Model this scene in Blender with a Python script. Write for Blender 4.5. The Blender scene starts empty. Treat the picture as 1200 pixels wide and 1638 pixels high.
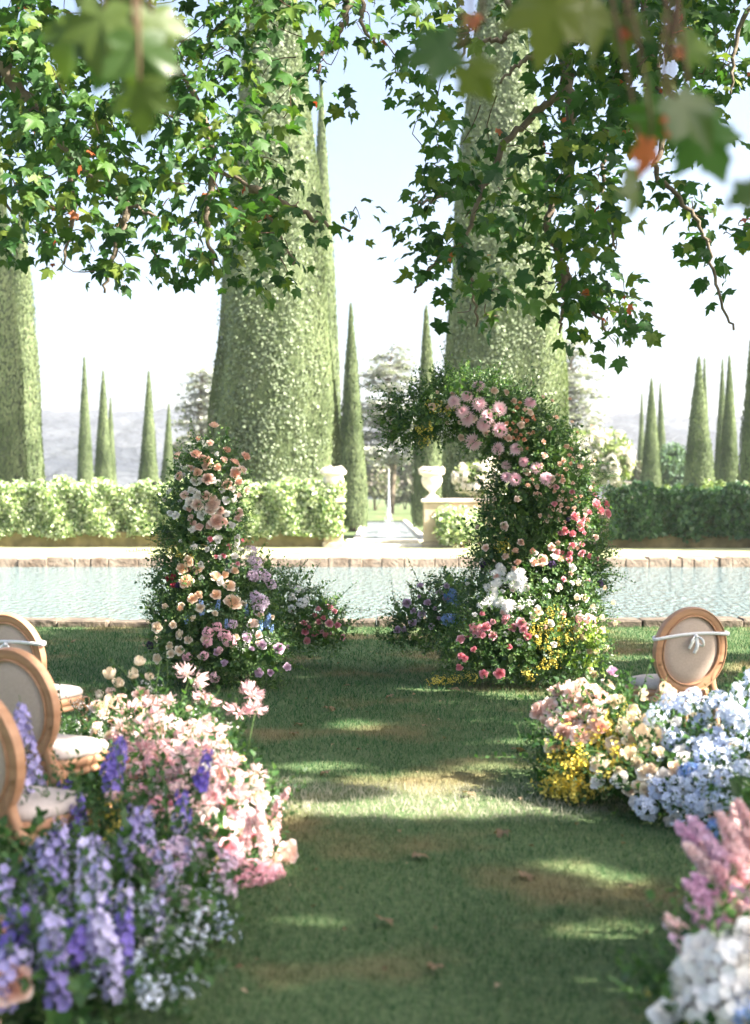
import bpy, math, random
import numpy as np
from mathutils import Vector, Matrix
R = math.radians
rng = np.random.default_rng(7)
random.seed(7)
C = bpy.context.scene.collection
SC = bpy.context.scene
PI = math.pi

# ------------------------------------------------------------------ camera, sky, sun, exposure
FPX, CX, HY, CAMZ = 2340.0, 600.0, 790.0, 1.7          # focal length in photo pixels, centre, horizon row, eye height
cd = bpy.data.cameras.new('camera'); cam = bpy.data.objects.new('camera', cd); C.objects.link(cam)
cam.location = (0, 0, CAMZ); cam.rotation_euler = (R(90), 0, 0)
cd.sensor_width = 36; cd.lens = FPX / 1638 * 36
cd.shift_y = -(819 - HY) / 1638
cd.clip_start = 0.05; cd.clip_end = 6000
cd.dof.use_dof = True; cd.dof.focus_distance = 13.2; cd.dof.aperture_fstop = 1.95
cd.dof.aperture_blades = 0
SC.camera = cam

SUN_EL, SUN_AZ = R(42), R(17)                         # azimuth: from +X towards the camera
S = Vector((math.cos(SUN_EL) * math.cos(SUN_AZ), -math.cos(SUN_EL) * math.sin(SUN_AZ), math.sin(SUN_EL)))
w = bpy.data.worlds.new('World'); SC.world = w; w.use_nodes = True
nt = w.node_tree; nt.nodes.clear()
sky = nt.nodes.new('ShaderNodeTexSky'); sky.sky_type = 'NISHITA'; sky.sun_disc = False
sky.sun_elevation = SUN_EL; sky.sun_rotation = math.atan2(S.x, S.y)
sky.air_density = 0.8; sky.dust_density = 6.0; sky.ozone_density = 1.0; sky.altitude = 200
bg = nt.nodes.new('ShaderNodeBackground'); bg.inputs[1].default_value = 0.085
out = nt.nodes.new('ShaderNodeOutputWorld')
nt.links.new(sky.outputs[0], bg.inputs[0]); nt.links.new(bg.outputs[0], out.inputs[0])
sd = bpy.data.lights.new('sun', 'SUN'); sd.energy = 5.0; sd.angle = R(0.53); sd.color = (1.0, 0.93, 0.82)
so = bpy.data.objects.new('sun', sd); C.objects.link(so); so.rotation_mode = 'QUATERNION'
so.rotation_quaternion = S.to_track_quat('Z', 'Y'); so.location = (30, -10, 30)
vs = SC.view_settings; vs.view_transform = 'Standard'; vs.look = 'None'; vs.gamma = 1.0; vs.use_curve_mapping = False
vs.exposure = 2.38
SC.render.film_transparent = False
SC.cycles.use_denoising = True
SC.cycles.max_bounces = 8; SC.cycles.diffuse_bounces = 4; SC.cycles.glossy_bounces = 3
SC.cycles.transmission_bounces = 4; SC.cycles.volume_bounces = 1
SC.cycles.sample_clamp_indirect = 6

SN = np.array(S)
def at(x, y, Y):
    """point seen at photo pixel x, y and distance Y"""
    return np.array(((x - CX) * Y / FPX, Y, CAMZ - (y - HY) * Y / FPX))
def ground_at(x, y, z=0.0):
    Y = (CAMZ - z) * FPX / (y - HY)
    return np.array(((x - CX) * Y / FPX, Y, z))

# ------------------------------------------------------------------ materials
def srgb(h):
    h = h.lstrip('#'); c = [int(h[i:i + 2], 16) / 255 for i in (0, 2, 4)]
    return [((v + 0.055) / 1.055) ** 2.4 if v > 0.04045 else v / 12.92 for v in c]
def newmat(name):
    m = bpy.data.materials.new(name); m.use_nodes = True; m.node_tree.nodes.clear()
    return m, m.node_tree.nodes, m.node_tree.links
def ramp(n, cols):
    r = n.new('ShaderNodeValToRGB'); e = r.color_ramp.elements
    while len(e) < len(cols): e.new(0.5)
    for i, (p, c) in enumerate(cols):
        e[i].position = p; e[i].color = (*c[:3], 1)
    return r
def leafmat(name, cols, trans=0.35, rough=0.45, spec=0.35, tint=(1.0, 1.15, 0.5), noise=0.0, src='island', patch=False):
    """colour varies leaf by leaf (or flower by flower)"""
    m, n, l = newmat(name)
    if src == 'island':
        g = n.new('ShaderNodeNewGeometry'); f = g.outputs['Random Per Island']
    else:
        g = n.new('ShaderNodeObjectInfo'); f = g.outputs['Random']
    k = len(cols)
    r = ramp(n, [(i / max(1, k - 1), c) for i, c in enumerate(cols)])
    l.new(f, r.inputs[0]); col = r.outputs[0]
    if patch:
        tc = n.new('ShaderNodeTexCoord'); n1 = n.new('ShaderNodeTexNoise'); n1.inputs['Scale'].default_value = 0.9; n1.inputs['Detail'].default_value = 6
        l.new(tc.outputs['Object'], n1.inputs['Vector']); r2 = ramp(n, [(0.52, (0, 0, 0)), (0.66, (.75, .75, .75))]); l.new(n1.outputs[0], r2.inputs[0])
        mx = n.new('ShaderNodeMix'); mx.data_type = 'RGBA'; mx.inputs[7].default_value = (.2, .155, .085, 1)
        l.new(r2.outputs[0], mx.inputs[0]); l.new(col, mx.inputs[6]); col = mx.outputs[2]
        mp = n.new('ShaderNodeMapping'); mp.vector_type = 'TEXTURE'; mp.inputs['Location'].default_value = (.2, 8.1, 0); mp.inputs['Scale'].default_value = (1.6, .62, 1); l.new(tc.outputs['Object'], mp.inputs[0])  # pale ellipse paints the sunlit band into the blade colour
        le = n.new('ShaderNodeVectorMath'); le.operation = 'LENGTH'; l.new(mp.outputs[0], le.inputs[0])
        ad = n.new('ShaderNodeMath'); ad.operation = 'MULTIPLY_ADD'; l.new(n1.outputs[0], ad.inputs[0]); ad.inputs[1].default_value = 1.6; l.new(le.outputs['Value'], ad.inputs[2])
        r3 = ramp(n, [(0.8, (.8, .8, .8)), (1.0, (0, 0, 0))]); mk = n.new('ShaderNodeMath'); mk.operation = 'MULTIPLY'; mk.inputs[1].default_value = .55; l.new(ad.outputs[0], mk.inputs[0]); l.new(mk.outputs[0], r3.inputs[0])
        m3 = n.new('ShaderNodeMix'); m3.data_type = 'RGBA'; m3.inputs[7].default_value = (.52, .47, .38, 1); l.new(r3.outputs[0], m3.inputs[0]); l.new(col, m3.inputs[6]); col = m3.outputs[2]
    if noise:
        tc = n.new('ShaderNodeTexCoord'); nz = n.new('ShaderNodeTexNoise'); nz.inputs['Scale'].default_value = noise
        nz.inputs['Detail'].default_value = 3
        l.new(tc.outputs['Object'], nz.inputs['Vector'])
        rr = ramp(n, [(0.35, (0.55, 0.6, 0.5)), (0.65, (1.35, 1.3, 1.25))])
        l.new(nz.outputs[0], rr.inputs[0])
        mx = n.new('ShaderNodeMix'); mx.data_type = 'RGBA'; mx.blend_type = 'MULTIPLY'; mx.inputs[0].default_value = 1
        l.new(col, mx.inputs[6]); l.new(rr.outputs[0], mx.inputs[7]); col = mx.outputs[2]
    p = n.new('ShaderNodeBsdfPrincipled'); p.inputs['Roughness'].default_value = rough
    p.inputs['Specular IOR Level'].default_value = spec
    l.new(col, p.inputs['Base Color'])
    t = n.new('ShaderNodeBsdfTranslucent')
    tm = n.new('ShaderNodeMix'); tm.data_type = 'RGBA'; tm.blend_type = 'MULTIPLY'; tm.inputs[0].default_value = 1
    l.new(col, tm.inputs[6]); tm.inputs[7].default_value = (*[v * 1.6 for v in tint], 1)
    l.new(tm.outputs[2], t.inputs[0])
    ms = n.new('ShaderNodeMixShader'); ms.inputs[0].default_value = trans
    l.new(p.outputs[0], ms.inputs[1]); l.new(t.outputs[0], ms.inputs[2])
    o = n.new('ShaderNodeOutputMaterial'); l.new(ms.outputs[0], o.inputs[0])
    return m
def petal(name, hexes, trans=0.3, heart=False):
    m = leafmat(name, [srgb(h) for h in hexes], trans * .6, 0.65, 0.15, (0.62, 0.58, 0.55), 0, 'object')
    n, l = m.node_tree.nodes, m.node_tree.links; tc = n.new('ShaderNodeTexCoord'); ln = n.new('ShaderNodeVectorMath'); ln.operation = 'LENGTH'
    sp = n.new('ShaderNodeMapping'); sp.inputs['Scale'].default_value = (1, 1, .35 if heart else 0); l.new(tc.outputs['Object'], sp.inputs[0]); l.new(sp.outputs[0], ln.inputs[0])
    col = srgb(hexes[0]); deep = [c ** 1.4 * .97 for c in col] if heart else [1, 1, 1]
    rr = ramp(n, [(0.18, [d / max(c, .02) for d, c in zip(deep, col)]), (0.75, (1.04, 1.04, 1.04))]) if heart else None
    if heart:
        src = [k for k in n if k.type == 'VALTORGB' and k is not rr][0]; mx = n.new('ShaderNodeMix'); mx.data_type = 'RGBA'; mx.blend_type = 'MULTIPLY'; mx.inputs[0].default_value = 1
        tg = [k.to_socket for k in list(src.outputs[0].links)]; l.new(ln.outputs['Value'], rr.inputs[0]); l.new(src.outputs[0], mx.inputs[6]); l.new(rr.outputs[0], mx.inputs[7])
        for q in tg: l.new(mx.outputs[2], q)
    return m
def solid(name, c1, c2, scale=4, rough=0.8, bump=0.3, bscale=None, spec=0.3, detail=6, dist=0.02, stretch=None):
    m, n, l = newmat(name)
    tc = n.new('ShaderNodeTexCoord'); vec = tc.outputs['Object']
    if stretch:
        mp = n.new('ShaderNodeMapping'); mp.inputs['Scale'].default_value = stretch
        l.new(vec, mp.inputs[0]); vec = mp.outputs[0]
    nz = n.new('ShaderNodeTexNoise'); nz.inputs['Scale'].default_value = scale; nz.inputs['Detail'].default_value = detail
    l.new(vec, nz.inputs['Vector'])
    r = ramp(n, [(0.3, c1), (0.7, c2)]); l.new(nz.outputs[0], r.inputs[0])
    p = n.new('ShaderNodeBsdfPrincipled'); p.inputs['Roughness'].default_value = rough
    p.inputs['Specular IOR Level'].default_value = spec
    l.new(r.outputs[0], p.inputs['Base Color'])
    if bump:
        n2 = n.new('ShaderNodeTexNoise'); n2.inputs['Scale'].default_value = bscale or scale * 6; n2.inputs['Detail'].default_value = 5
        l.new(vec, n2.inputs['Vector'])
        b = n.new('ShaderNodeBump'); b.inputs['Strength'].default_value = bump; b.inputs['Distance'].default_value = dist
        l.new(n2.outputs[0], b.inputs['Height']); l.new(b.outputs[0], p.inputs['Normal'])
    o = n.new('ShaderNodeOutputMaterial'); l.new(p.outputs[0], o.inputs[0])
    return m

M = {}
M['plane_leaf'] = leafmat('plane_leaf', [(0.02, 0.055, 0.016), (0.03, 0.085, 0.022), (0.045, 0.11, 0.025), (0.06, 0.13, 0.025), (0.14, 0.18, 0.03)], 0.3, 0.5, 0.22)
M['near_leaf'] = leafmat('near_leaf', [(0.035, 0.075, 0.016), (0.07, 0.105, 0.02), (0.12, 0.13, 0.025)], 0.3, 0.4, 0.4)
M['red_leaf'] = leafmat('red_leaf', [(0.32, 0.06, 0.02), (0.4, 0.14, 0.05)], 0.4, 0.5, 0.3, (1, 0.8, 0.6))
M['bark'] = solid('bark', (0.10, 0.075, 0.055), (0.22, 0.18, 0.13), 6, 0.9, 0.6)
M['twig'] = solid('twig', (0.07, 0.04, 0.025), (0.14, 0.085, 0.05), 12, 0.8, 0.3)
M['stem'] = solid('stem', (0.06, 0.12, 0.03), (0.12, 0.19, 0.06), 12, 0.7, 0.1)
M['arch_leaf'] = leafmat('arch_leaf', [(0.03, 0.075, 0.028), (0.055, 0.12, 0.04), (0.09, 0.17, 0.055), (0.17, 0.25, 0.08)], 0.32, 0.4, 0.4)
M['grey_leaf'] = leafmat('grey_leaf', [(0.08, 0.13, 0.09), (0.12, 0.19, 0.12)], 0.3, 0.5, 0.3)
M['lime_leaf'] = leafmat('lime_leaf', [(0.16, 0.26, 0.05), (0.28, 0.34, 0.08)], 0.4, 0.4, 0.3)
M['fore_leaf'] = leafmat('fore_leaf', [(0.02, 0.055, 0.018), (0.04, 0.10, 0.03), (0.08, 0.16, 0.045)], 0.32, 0.42, 0.35)
M['cypress'] = leafmat('cypress', [(0.14, 0.19, 0.10), (0.18, 0.23, 0.125), (0.23, 0.275, 0.155)], 0.1, 0.8, 0.1, noise=0.35)
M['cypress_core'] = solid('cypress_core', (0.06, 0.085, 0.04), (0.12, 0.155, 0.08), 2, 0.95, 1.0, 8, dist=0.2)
M['ivy'] = leafmat('ivy', [(0.07, 0.10, 0.05), (0.15, 0.195, 0.105), (0.23, 0.27, 0.17)], 0.15, 0.5, 0.3)
M['cedar'] = leafmat('cedar', [(0.26, 0.27, 0.27), (0.38, 0.39, 0.38)], 0.15, 0.8, 0.1)  # pale grey: lightening by haze is put into the foliage colour
M['hedge_leaf'] = leafmat('hedge_leaf', [(0.09, 0.155, 0.06), (0.19, 0.27, 0.11), (0.42, 0.48, 0.30), (0.75, 0.77, 0.64)], 0.25, 0.4, 0.4)  # whitish leaf tones paint sun highlights into the colour
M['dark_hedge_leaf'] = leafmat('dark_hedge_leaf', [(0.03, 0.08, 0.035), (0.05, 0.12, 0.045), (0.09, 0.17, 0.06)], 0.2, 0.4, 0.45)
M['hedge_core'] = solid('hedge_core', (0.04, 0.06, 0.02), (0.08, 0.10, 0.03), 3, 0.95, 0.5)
M['bush_leaf'] = leafmat('bush_leaf', [(0.12, 0.18, 0.06), (0.25, 0.3, 0.12)], 0.25, 0.5, 0.3)
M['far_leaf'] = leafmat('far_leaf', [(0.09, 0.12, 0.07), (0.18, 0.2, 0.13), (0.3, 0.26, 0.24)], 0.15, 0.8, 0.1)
M['blossom'] = leafmat('blossom', [(0.75, 0.7, 0.6), (0.85, 0.82, 0.76)], 0.25, 0.6, 0.2, (0.7, 0.68, 0.6))
M['wood'] = solid('wood', (0.40, 0.21, 0.115), (0.52, 0.29, 0.17), 5, 0.45, 0.12, 60, 0.4, 8, 0.002, (1, 1, 6))
M['linen'] = solid('linen', (0.50, 0.39, 0.32), (0.56, 0.45, 0.38), 90, 0.9, 0.5, 260, 0.15, 2, 0.002)
M['cushion'] = solid('cushion', (0.46, 0.40, 0.37), (0.54, 0.48, 0.44), 60, 0.9, 0.4, 220, 0.15, 2, 0.002)
M['ribbon'] = solid('ribbon', (0.78, 0.78, 0.8), (0.86, 0.86, 0.88), 20, 0.6, 0.2)
M['pin'] = solid('pin', (0.55, 0.38, 0.2), (0.6, 0.42, 0.25), 20, 0.35, 0.0)
M['stone'] = solid('stone', (0.40, 0.31, 0.21), (0.58, 0.48, 0.35), 2.2, 0.9, 0.6, 12, dist=0.03)
M['pale_stone'] = solid('pale_stone', (0.62, 0.55, 0.45), (0.8, 0.74, 0.66), 5, 0.85, 0.5, 20, dist=0.02)
M['coping'] = solid('coping', (0.14, 0.10, 0.07), (0.38, 0.31, 0.24), 3.0, 0.9, 0.8, 14, dist=0.04)
M['coping_shaded'] = solid('coping_shaded', (0.06, 0.05, 0.04), (0.2, 0.16, 0.12), 5.0, 0.9, 0.8, 14, dist=0.04)  # darker copy of coping: shade on the near kerb put into the colour
M['brown_wall'] = solid('brown_wall', (0.10, 0.085, 0.035), (0.24, 0.19, 0.09), 3, 0.95, 0.6, 14)
M['pond_stone'] = solid('pond_stone', (0.08, 0.16, 0.15), (0.14, 0.24, 0.21), 1.5, 0.9, 0.3)
M['white_spray'] = leafmat('white_spray', [(0.85, 0.87, 0.9), (0.9, 0.92, 0.95)], 0.4, 0.4, 0.4, (0.62, 0.62, 0.62))
M['hill'] = solid('hill', (0.03, 0.036, 0.05), (0.07, 0.078, 0.09), 0.02, 1.0, 1.0, 0.09, 0.0, 10, 8)
M['roof_pale'] = solid('roof_pale', (0.6, 0.5, 0.42), (0.72, 0.62, 0.55), 2, 0.9, 0.2)
M['dry_leaf'] = leafmat('dry_leaf', [(0.09, 0.06, 0.035), (0.2, 0.135, 0.08), (0.34, 0.26, 0.18)], 0.2, 0.7, 0.2)
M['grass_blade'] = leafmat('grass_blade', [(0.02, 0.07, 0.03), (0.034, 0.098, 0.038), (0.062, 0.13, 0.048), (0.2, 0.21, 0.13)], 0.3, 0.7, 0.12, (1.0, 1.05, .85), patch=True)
# petals
M['p_peach'] = petal('p_peach', ['#f8dccb', '#f9e2d4', '#f7d3c3'], heart=True)
M['p_apricot'] = petal('p_apricot', ['#f9e2ca', '#fae9d6', '#f8ddc4'], heart=True)
M['p_white'] = petal('p_white', ['#f6f5f3', '#f9f8f6', '#f4f0ea'])
M['p_blush'] = petal('p_blush', ['#f7e2d8', '#f8e9e0', '#f5d9cf'], heart=True)
M['p_cream'] = petal('p_cream', ['#f7ebd4', '#f8efdf', '#f5e6d4'], heart=True)
M['p_pink'] = petal('p_pink', ['#f3b4bf', '#f0a8b5', '#f6c4cb'], heart=True)
M['p_lightpink'] = petal('p_lightpink', ['#f3c0ca', '#f5cdd3', '#efb2bf'], heart=True)
M['p_mum'] = petal('p_mum', ['#f4d0dc', '#f6d8e2', '#f0c4d3'], heart=True)
M['p_coral'] = petal('p_coral', ['#f5c6ae', '#f7cfb8', '#f2b79e'], heart=True)
M['p_red'] = petal('p_red', ['#b84a58', '#a43a4e'])
M['p_lilac'] = petal('p_lilac', ['#e2cbdd', '#e8d6e4', '#dcc0d6'], heart=True)
M['p_purple'] = petal('p_purple', ['#a8a0d4', '#bcb4de', '#d0caea', '#9488c8'])
M['p_deep'] = petal('p_deep', ['#7a68c0', '#8878c8', '#6a58b4'])
M['p_sky'] = petal('p_sky', ['#cfdaf2', '#dce5f6', '#e8eef9'])
M['p_blue'] = petal('p_blue', ['#8eaee4', '#a2bdea', '#7a9fdc'])
M['p_yellow'] = petal('p_yellow', ['#f5de60', '#f7e67e', '#f2d246'])
M['p_green'] = petal('p_green', ['#c8d09a', '#b8c488'])
M['p_rosewhite'] = petal('p_rosewhite', ['#f2d6d4', '#f0c8cc', '#f5e0dc', '#ecb9c0'])
M['p_mauve'] = petal('p_mauve', ['#e2c0d4', '#e9cee0', '#d6a8c6', '#ecdae6'])
M['p_dusk'] = petal('p_dusk', ['#3c2c50', '#4a3a60'])
M['centre'] = solid('centre', (0.55, 0.35, 0.05), (0.7, 0.5, 0.1), 40, 0.8, 0.2)

# lawn: green turf with worn straw coloured patches
m, n, l = newmat('lawn')
tc = n.new('ShaderNodeTexCoord')
n1 = n.new('ShaderNodeTexNoise'); n1.inputs['Scale'].default_value = 0.9; n1.inputs['Detail'].default_value = 6
n2 = n.new('ShaderNodeTexNoise'); n2.inputs['Scale'].default_value = 28; n2.inputs['Detail'].default_value = 6
l.new(tc.outputs['Object'], n1.inputs['Vector']); l.new(tc.outputs['Object'], n2.inputs['Vector'])
r1 = ramp(n, [(0.3, (0.06, 0.10, 0.045)), (0.7, (0.13, 0.18, 0.08))]); l.new(n2.outputs[0], r1.inputs[0])
r2 = ramp(n, [(0.52, (0, 0, 0)), (0.68, (.7, .7, .7))]); l.new(n1.outputs[0], r2.inputs[0])
mx = n.new('ShaderNodeMix'); mx.data_type = 'RGBA'; mx.inputs[7].default_value = (0.26, 0.19, 0.10, 1)
l.new(r2.outputs[0], mx.inputs[0]); l.new(r1.outputs[0], mx.inputs[6])
p = n.new('ShaderNodeBsdfPrincipled'); p.inputs['Roughness'].default_value = 0.95; p.inputs['Specular IOR Level'].default_value = 0.05
l.new(mx.outputs[2], p.inputs['Base Color'])
b = n.new('ShaderNodeBump'); b.inputs['Strength'].default_value = 0.7; b.inputs['Distance'].default_value = 0.03
l.new(n2.outputs[0], b.inputs['Height']); l.new(b.outputs[0], p.inputs['Normal'])
o = n.new('ShaderNodeOutputMaterial'); l.new(p.outputs[0], o.inputs[0]); M['lawn'] = m
M['far_lawn'] = solid('far_lawn', (0.2, 0.24, 0.11), (0.42, 0.42, 0.25), 1.2, 0.95, 0.5, 20, 0.05, 8, 0.03)  # drier, paler lawn copy: glare of full sun put into the colour

# water: rippled pool
def water(name, scale, col, strength=0.35):
    m, n, l = newmat(name)
    tc = n.new('ShaderNodeTexCoord'); mp = n.new('ShaderNodeMapping'); mp.inputs['Scale'].default_value = (1.6, 0.55, 1)
    l.new(tc.outputs['Object'], mp.inputs[0])
    a = n.new('ShaderNodeTexNoise'); a.inputs['Scale'].default_value = scale; a.inputs['Detail'].default_value = 4
    l.new(mp.outputs[0], a.inputs['Vector'])
    b = n.new('ShaderNodeBump'); b.inputs['Strength'].default_value = strength; b.inputs['Distance'].default_value = 0.22
    l.new(a.outputs[0], b.inputs['Height'])
    p = n.new('ShaderNodeBsdfPrincipled'); p.inputs['Base Color'].default_value = (*col, 1)
    p.inputs['Roughness'].default_value = 0.08; p.inputs['IOR'].default_value = 1.33
    p.inputs['Specular IOR Level'].default_value = 0.7
    l.new(b.outputs[0], p.inputs['Normal'])
    o = n.new('ShaderNodeOutputMaterial'); l.new(p.outputs[0], o.inputs[0])
    return m
M['water'] = water('water', 5.5, (0.15, 0.215, 0.215), 1.0)
M['pond'] = water('pond', 3.0, (0.35, 0.4, 0.42), 0.5)

# ------------------------------------------------------------------ mesh building
class MB:
    """collects vertex / face arrays and links them as ONE mesh object"""
    def __init__(s): s.V = []; s.F = []; s.n = 0
    def add(s, V, F, mi=0):
        V = np.asarray(V, dtype=np.float64).reshape(-1, 3)
        if isinstance(F, np.ndarray) and F.ndim == 2: s.F.append((F + s.n, mi))
        else:
            by = {}
            for f in F: by.setdefault(len(f), []).append(f)
            for k, fs in by.items(): s.F.append((np.array(fs) + s.n, mi))
        s.V.append(V); s.n += len(V)
    def build(s, name, mats, parent=None, smooth=True, link=True):
        me = bpy.data.meshes.new(name)
        V = np.concatenate(s.V); me.vertices.add(len(V)); me.vertices.foreach_set('co', V.astype(np.float32).ravel())
        loops = np.concatenate([f.ravel() for f, _ in s.F]); sizes = np.concatenate([np.full(len(f), f.shape[1]) for f, _ in s.F])
        mi = np.concatenate([np.full(len(f), k) for f, k in s.F])
        me.loops.add(len(loops)); me.loops.foreach_set('vertex_index', loops.astype(np.int32))
        me.polygons.add(len(sizes)); st = np.concatenate([[0], np.cumsum(sizes)[:-1]])
        me.polygons.foreach_set('loop_start', st.astype(np.int32)); me.polygons.foreach_set('loop_total', sizes.astype(np.int32))
        if not isinstance(mats, (list, tuple)): mats = [mats]
        for mm in mats: me.materials.append(mm)
        me.polygons.foreach_set('material_index', mi.astype(np.int32))
        me.polygons.foreach_set('use_smooth', np.full(len(sizes), smooth))
        me.update(calc_edges=True)
        if not link: return me
        o = bpy.data.objects.new(name, me); C.objects.link(o)
        if parent is not None: o.parent = parent
        return o
def tag(o, label=None, cat=None, group=None, kind=None):
    if label: o['label'] = label
    if cat: o['category'] = cat
    if group: o['group'] = group
    if kind: o['kind'] = kind
    return o
def thing(name, label, cat, loc=(0, 0, 0), rz=0.0, group=None):
    o = bpy.data.objects.new(name, None); C.objects.link(o); o.empty_display_size = 0.1
    o.location = loc; o.rotation_euler = (0, 0, rz)
    return tag(o, label, cat, group)
def copy_tree(o, parent=None):
    c = o.copy(); C.objects.link(c); c.parent = parent
    for ch in list(o.children): copy_tree(ch, c)
    return c

def unit(a):
    a = np.asarray(a, float); return a / np.maximum(np.linalg.norm(a, axis=-1, keepdims=True), 1e-9)
def frames_z(z, spin=None):
    """matrices whose third column is z"""
    z = unit(z); N = len(z)
    h = np.where(np.abs(z[:, 2:3]) > 0.9, np.array([[1.0, 0, 0]]), np.array([[0, 0, 1.0]]))
    x = unit(np.cross(h, z)); y = np.cross(z, x)
    if spin is None: spin = rng.uniform(0, 2 * PI, N)
    c, s_ = np.cos(spin)[:, None], np.sin(spin)[:, None]
    return np.stack([x * c + y * s_, -x * s_ + y * c, z], axis=2)
def frames_y(y, nrm):
    """leaf frames: second column (tip) y, third column close to nrm"""
    y = unit(y); x = unit(np.cross(y, nrm)); z = np.cross(x, y)
    return np.stack([x, y, z], axis=2)
def scatter(mb, tpl, pos, Rm, sc, off=None):
    """tpl = list of (V, F, mi)"""
    pos = np.asarray(pos, float); N = len(pos)
    if N == 0: return
    sc = np.broadcast_to(np.asarray(sc, float), (N,))
    for V, F, mi in tpl:
        V = np.asarray(V, float); k = len(V)
        W = np.einsum('nij,kj->nki', Rm, V) * sc[:, None, None] + pos[:, None, :]
        F = np.asarray(F); FF = (F[None] + (np.arange(N) * k)[:, None, None]).reshape(-1, F.shape[1])
        mb.add(W.reshape(-1, 3), FF, mi)
def tube(pts, rad, sides=6, cap=True):
    pts = np.asarray(pts, float); n = len(pts); rad = np.broadcast_to(np.asarray(rad, float), (n,))
    t = np.gradient(pts, axis=0) if n > 1 else np.array([[0, 0, 1.0]]); t = unit(t)
    up = np.array([0, 0, 1.0]) if abs(t[0][2]) < 0.9 else np.array([1.0, 0, 0])
    x = unit(np.cross(up, t[0])); V = []
    for i in range(n):
        x = unit(x - t[i] * np.dot(x, t[i])); y = np.cross(t[i], x)
        a = np.arange(sides) / sides * 2 * PI
        V.append(pts[i] + rad[i] * (np.cos(a)[:, None] * x + np.sin(a)[:, None] * y))
    V = np.concatenate(V); F = []
    for i in range(n - 1):
        for j in range(sides):
            k = (j + 1) % sides; F.append((i * sides + j, i * sides + k, (i + 1) * sides + k, (i + 1) * sides + j))
    if cap: F.append(tuple(range(sides))[::-1]); F.append(tuple((n - 1) * sides + j for j in range(sides)))
    return V, F
def smooth_path(P, n=24):
    P = np.asarray(P, float)
    if len(P) < 3: return np.linspace(P[0], P[-1], n)
    Q = np.vstack([2 * P[0] - P[1], P, 2 * P[-1] - P[-2]]); o = []
    m_ = len(P) - 1
    for u in np.linspace(0, m_ - 1e-6, n):
        i = int(u); t = u - i; a, b_, c, d = Q[i:i + 4]
        o.append(0.5 * ((2 * b_) + (c - a) * t + (2 * a - 5 * b_ + 4 * c - d) * t * t + (3 * b_ - a - 3 * c + d) * t ** 3))
    return np.array(o)
def box(x0, x1, y0, y1, z0, z1, b=0.0):
    """box with chamfered vertical edges and top"""
    if b <= 0:
        V = [(x, y, z) for z in (z0, z1) for x, y in ((x0, y0), (x1, y0), (x1, y1), (x0, y1))]
        return np.array(V), [(3, 2, 1, 0), (4, 5, 6, 7), (0, 1, 5, 4), (1, 2, 6, 5), (2, 3, 7, 6), (3, 0, 4, 7)]
    def ring(i, z):
        a0, a1, c0, c1 = x0 + i, x1 - i, y0 + i, y1 - i
        return [(a0 + b, c0, z), (a1 - b, c0, z), (a1, c0 + b, z), (a1, c1 - b, z), (a1 - b, c1, z), (a0 + b, c1, z), (a0, c1 - b, z), (a0, c0 + b, z)]
    rs = [ring(b, z0), ring(0, z0 + b), ring(0, z1 - b), ring(b, z1)]
    V = np.array([v for r_ in rs for v in r_]); F = [tuple(range(8))[::-1], tuple(24 + j for j in range(8))]
    for i in range(3):
        for j in range(8): F.append((i * 8 + j, i * 8 + (j + 1) % 8, (i + 1) * 8 + (j + 1) % 8, (i + 1) * 8 + j))
    return V, F
def lathe(prof, seg=28, flute=0, famp=0.0):
    V = []; F = []; n = len(prof)
    for r_, z in prof:
        for j in range(seg):
            a = j / seg * 2 * PI; rr = r_ * (1 + famp * math.cos(flute * a)); V.append((rr * math.cos(a), rr * math.sin(a), z))
    for i in range(n - 1):
        for j in range(seg): F.append((i * seg + j, i * seg + (j + 1) % seg, (i + 1) * seg + (j + 1) % seg, (i + 1) * seg + j))
    F.append(tuple(range(seg))[::-1]); F.append(tuple((n - 1) * seg + j for j in range(seg)))
    return np.array(V), F
def merge_tpl(items):
    """list of (V,F ndarray,mi) -> one template per material and face size"""
    by = {}
    for V, F, mi in items:
        F = np.asarray(F); by.setdefault((mi, F.shape[1]), []).append((np.asarray(V, float), F))
    o = []
    for (mi, k), L in by.items():
        off = 0; VV = []; FF = []
        for V, F in L: VV.append(V); FF.append(F + off); off += len(V)
        o.append((np.concatenate(VV), np.concatenate(FF), mi))
    return o
def tquads(V, F):
    F = [f for f in F if len(f) == 4]; return np.asarray(V), np.array(F)

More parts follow.
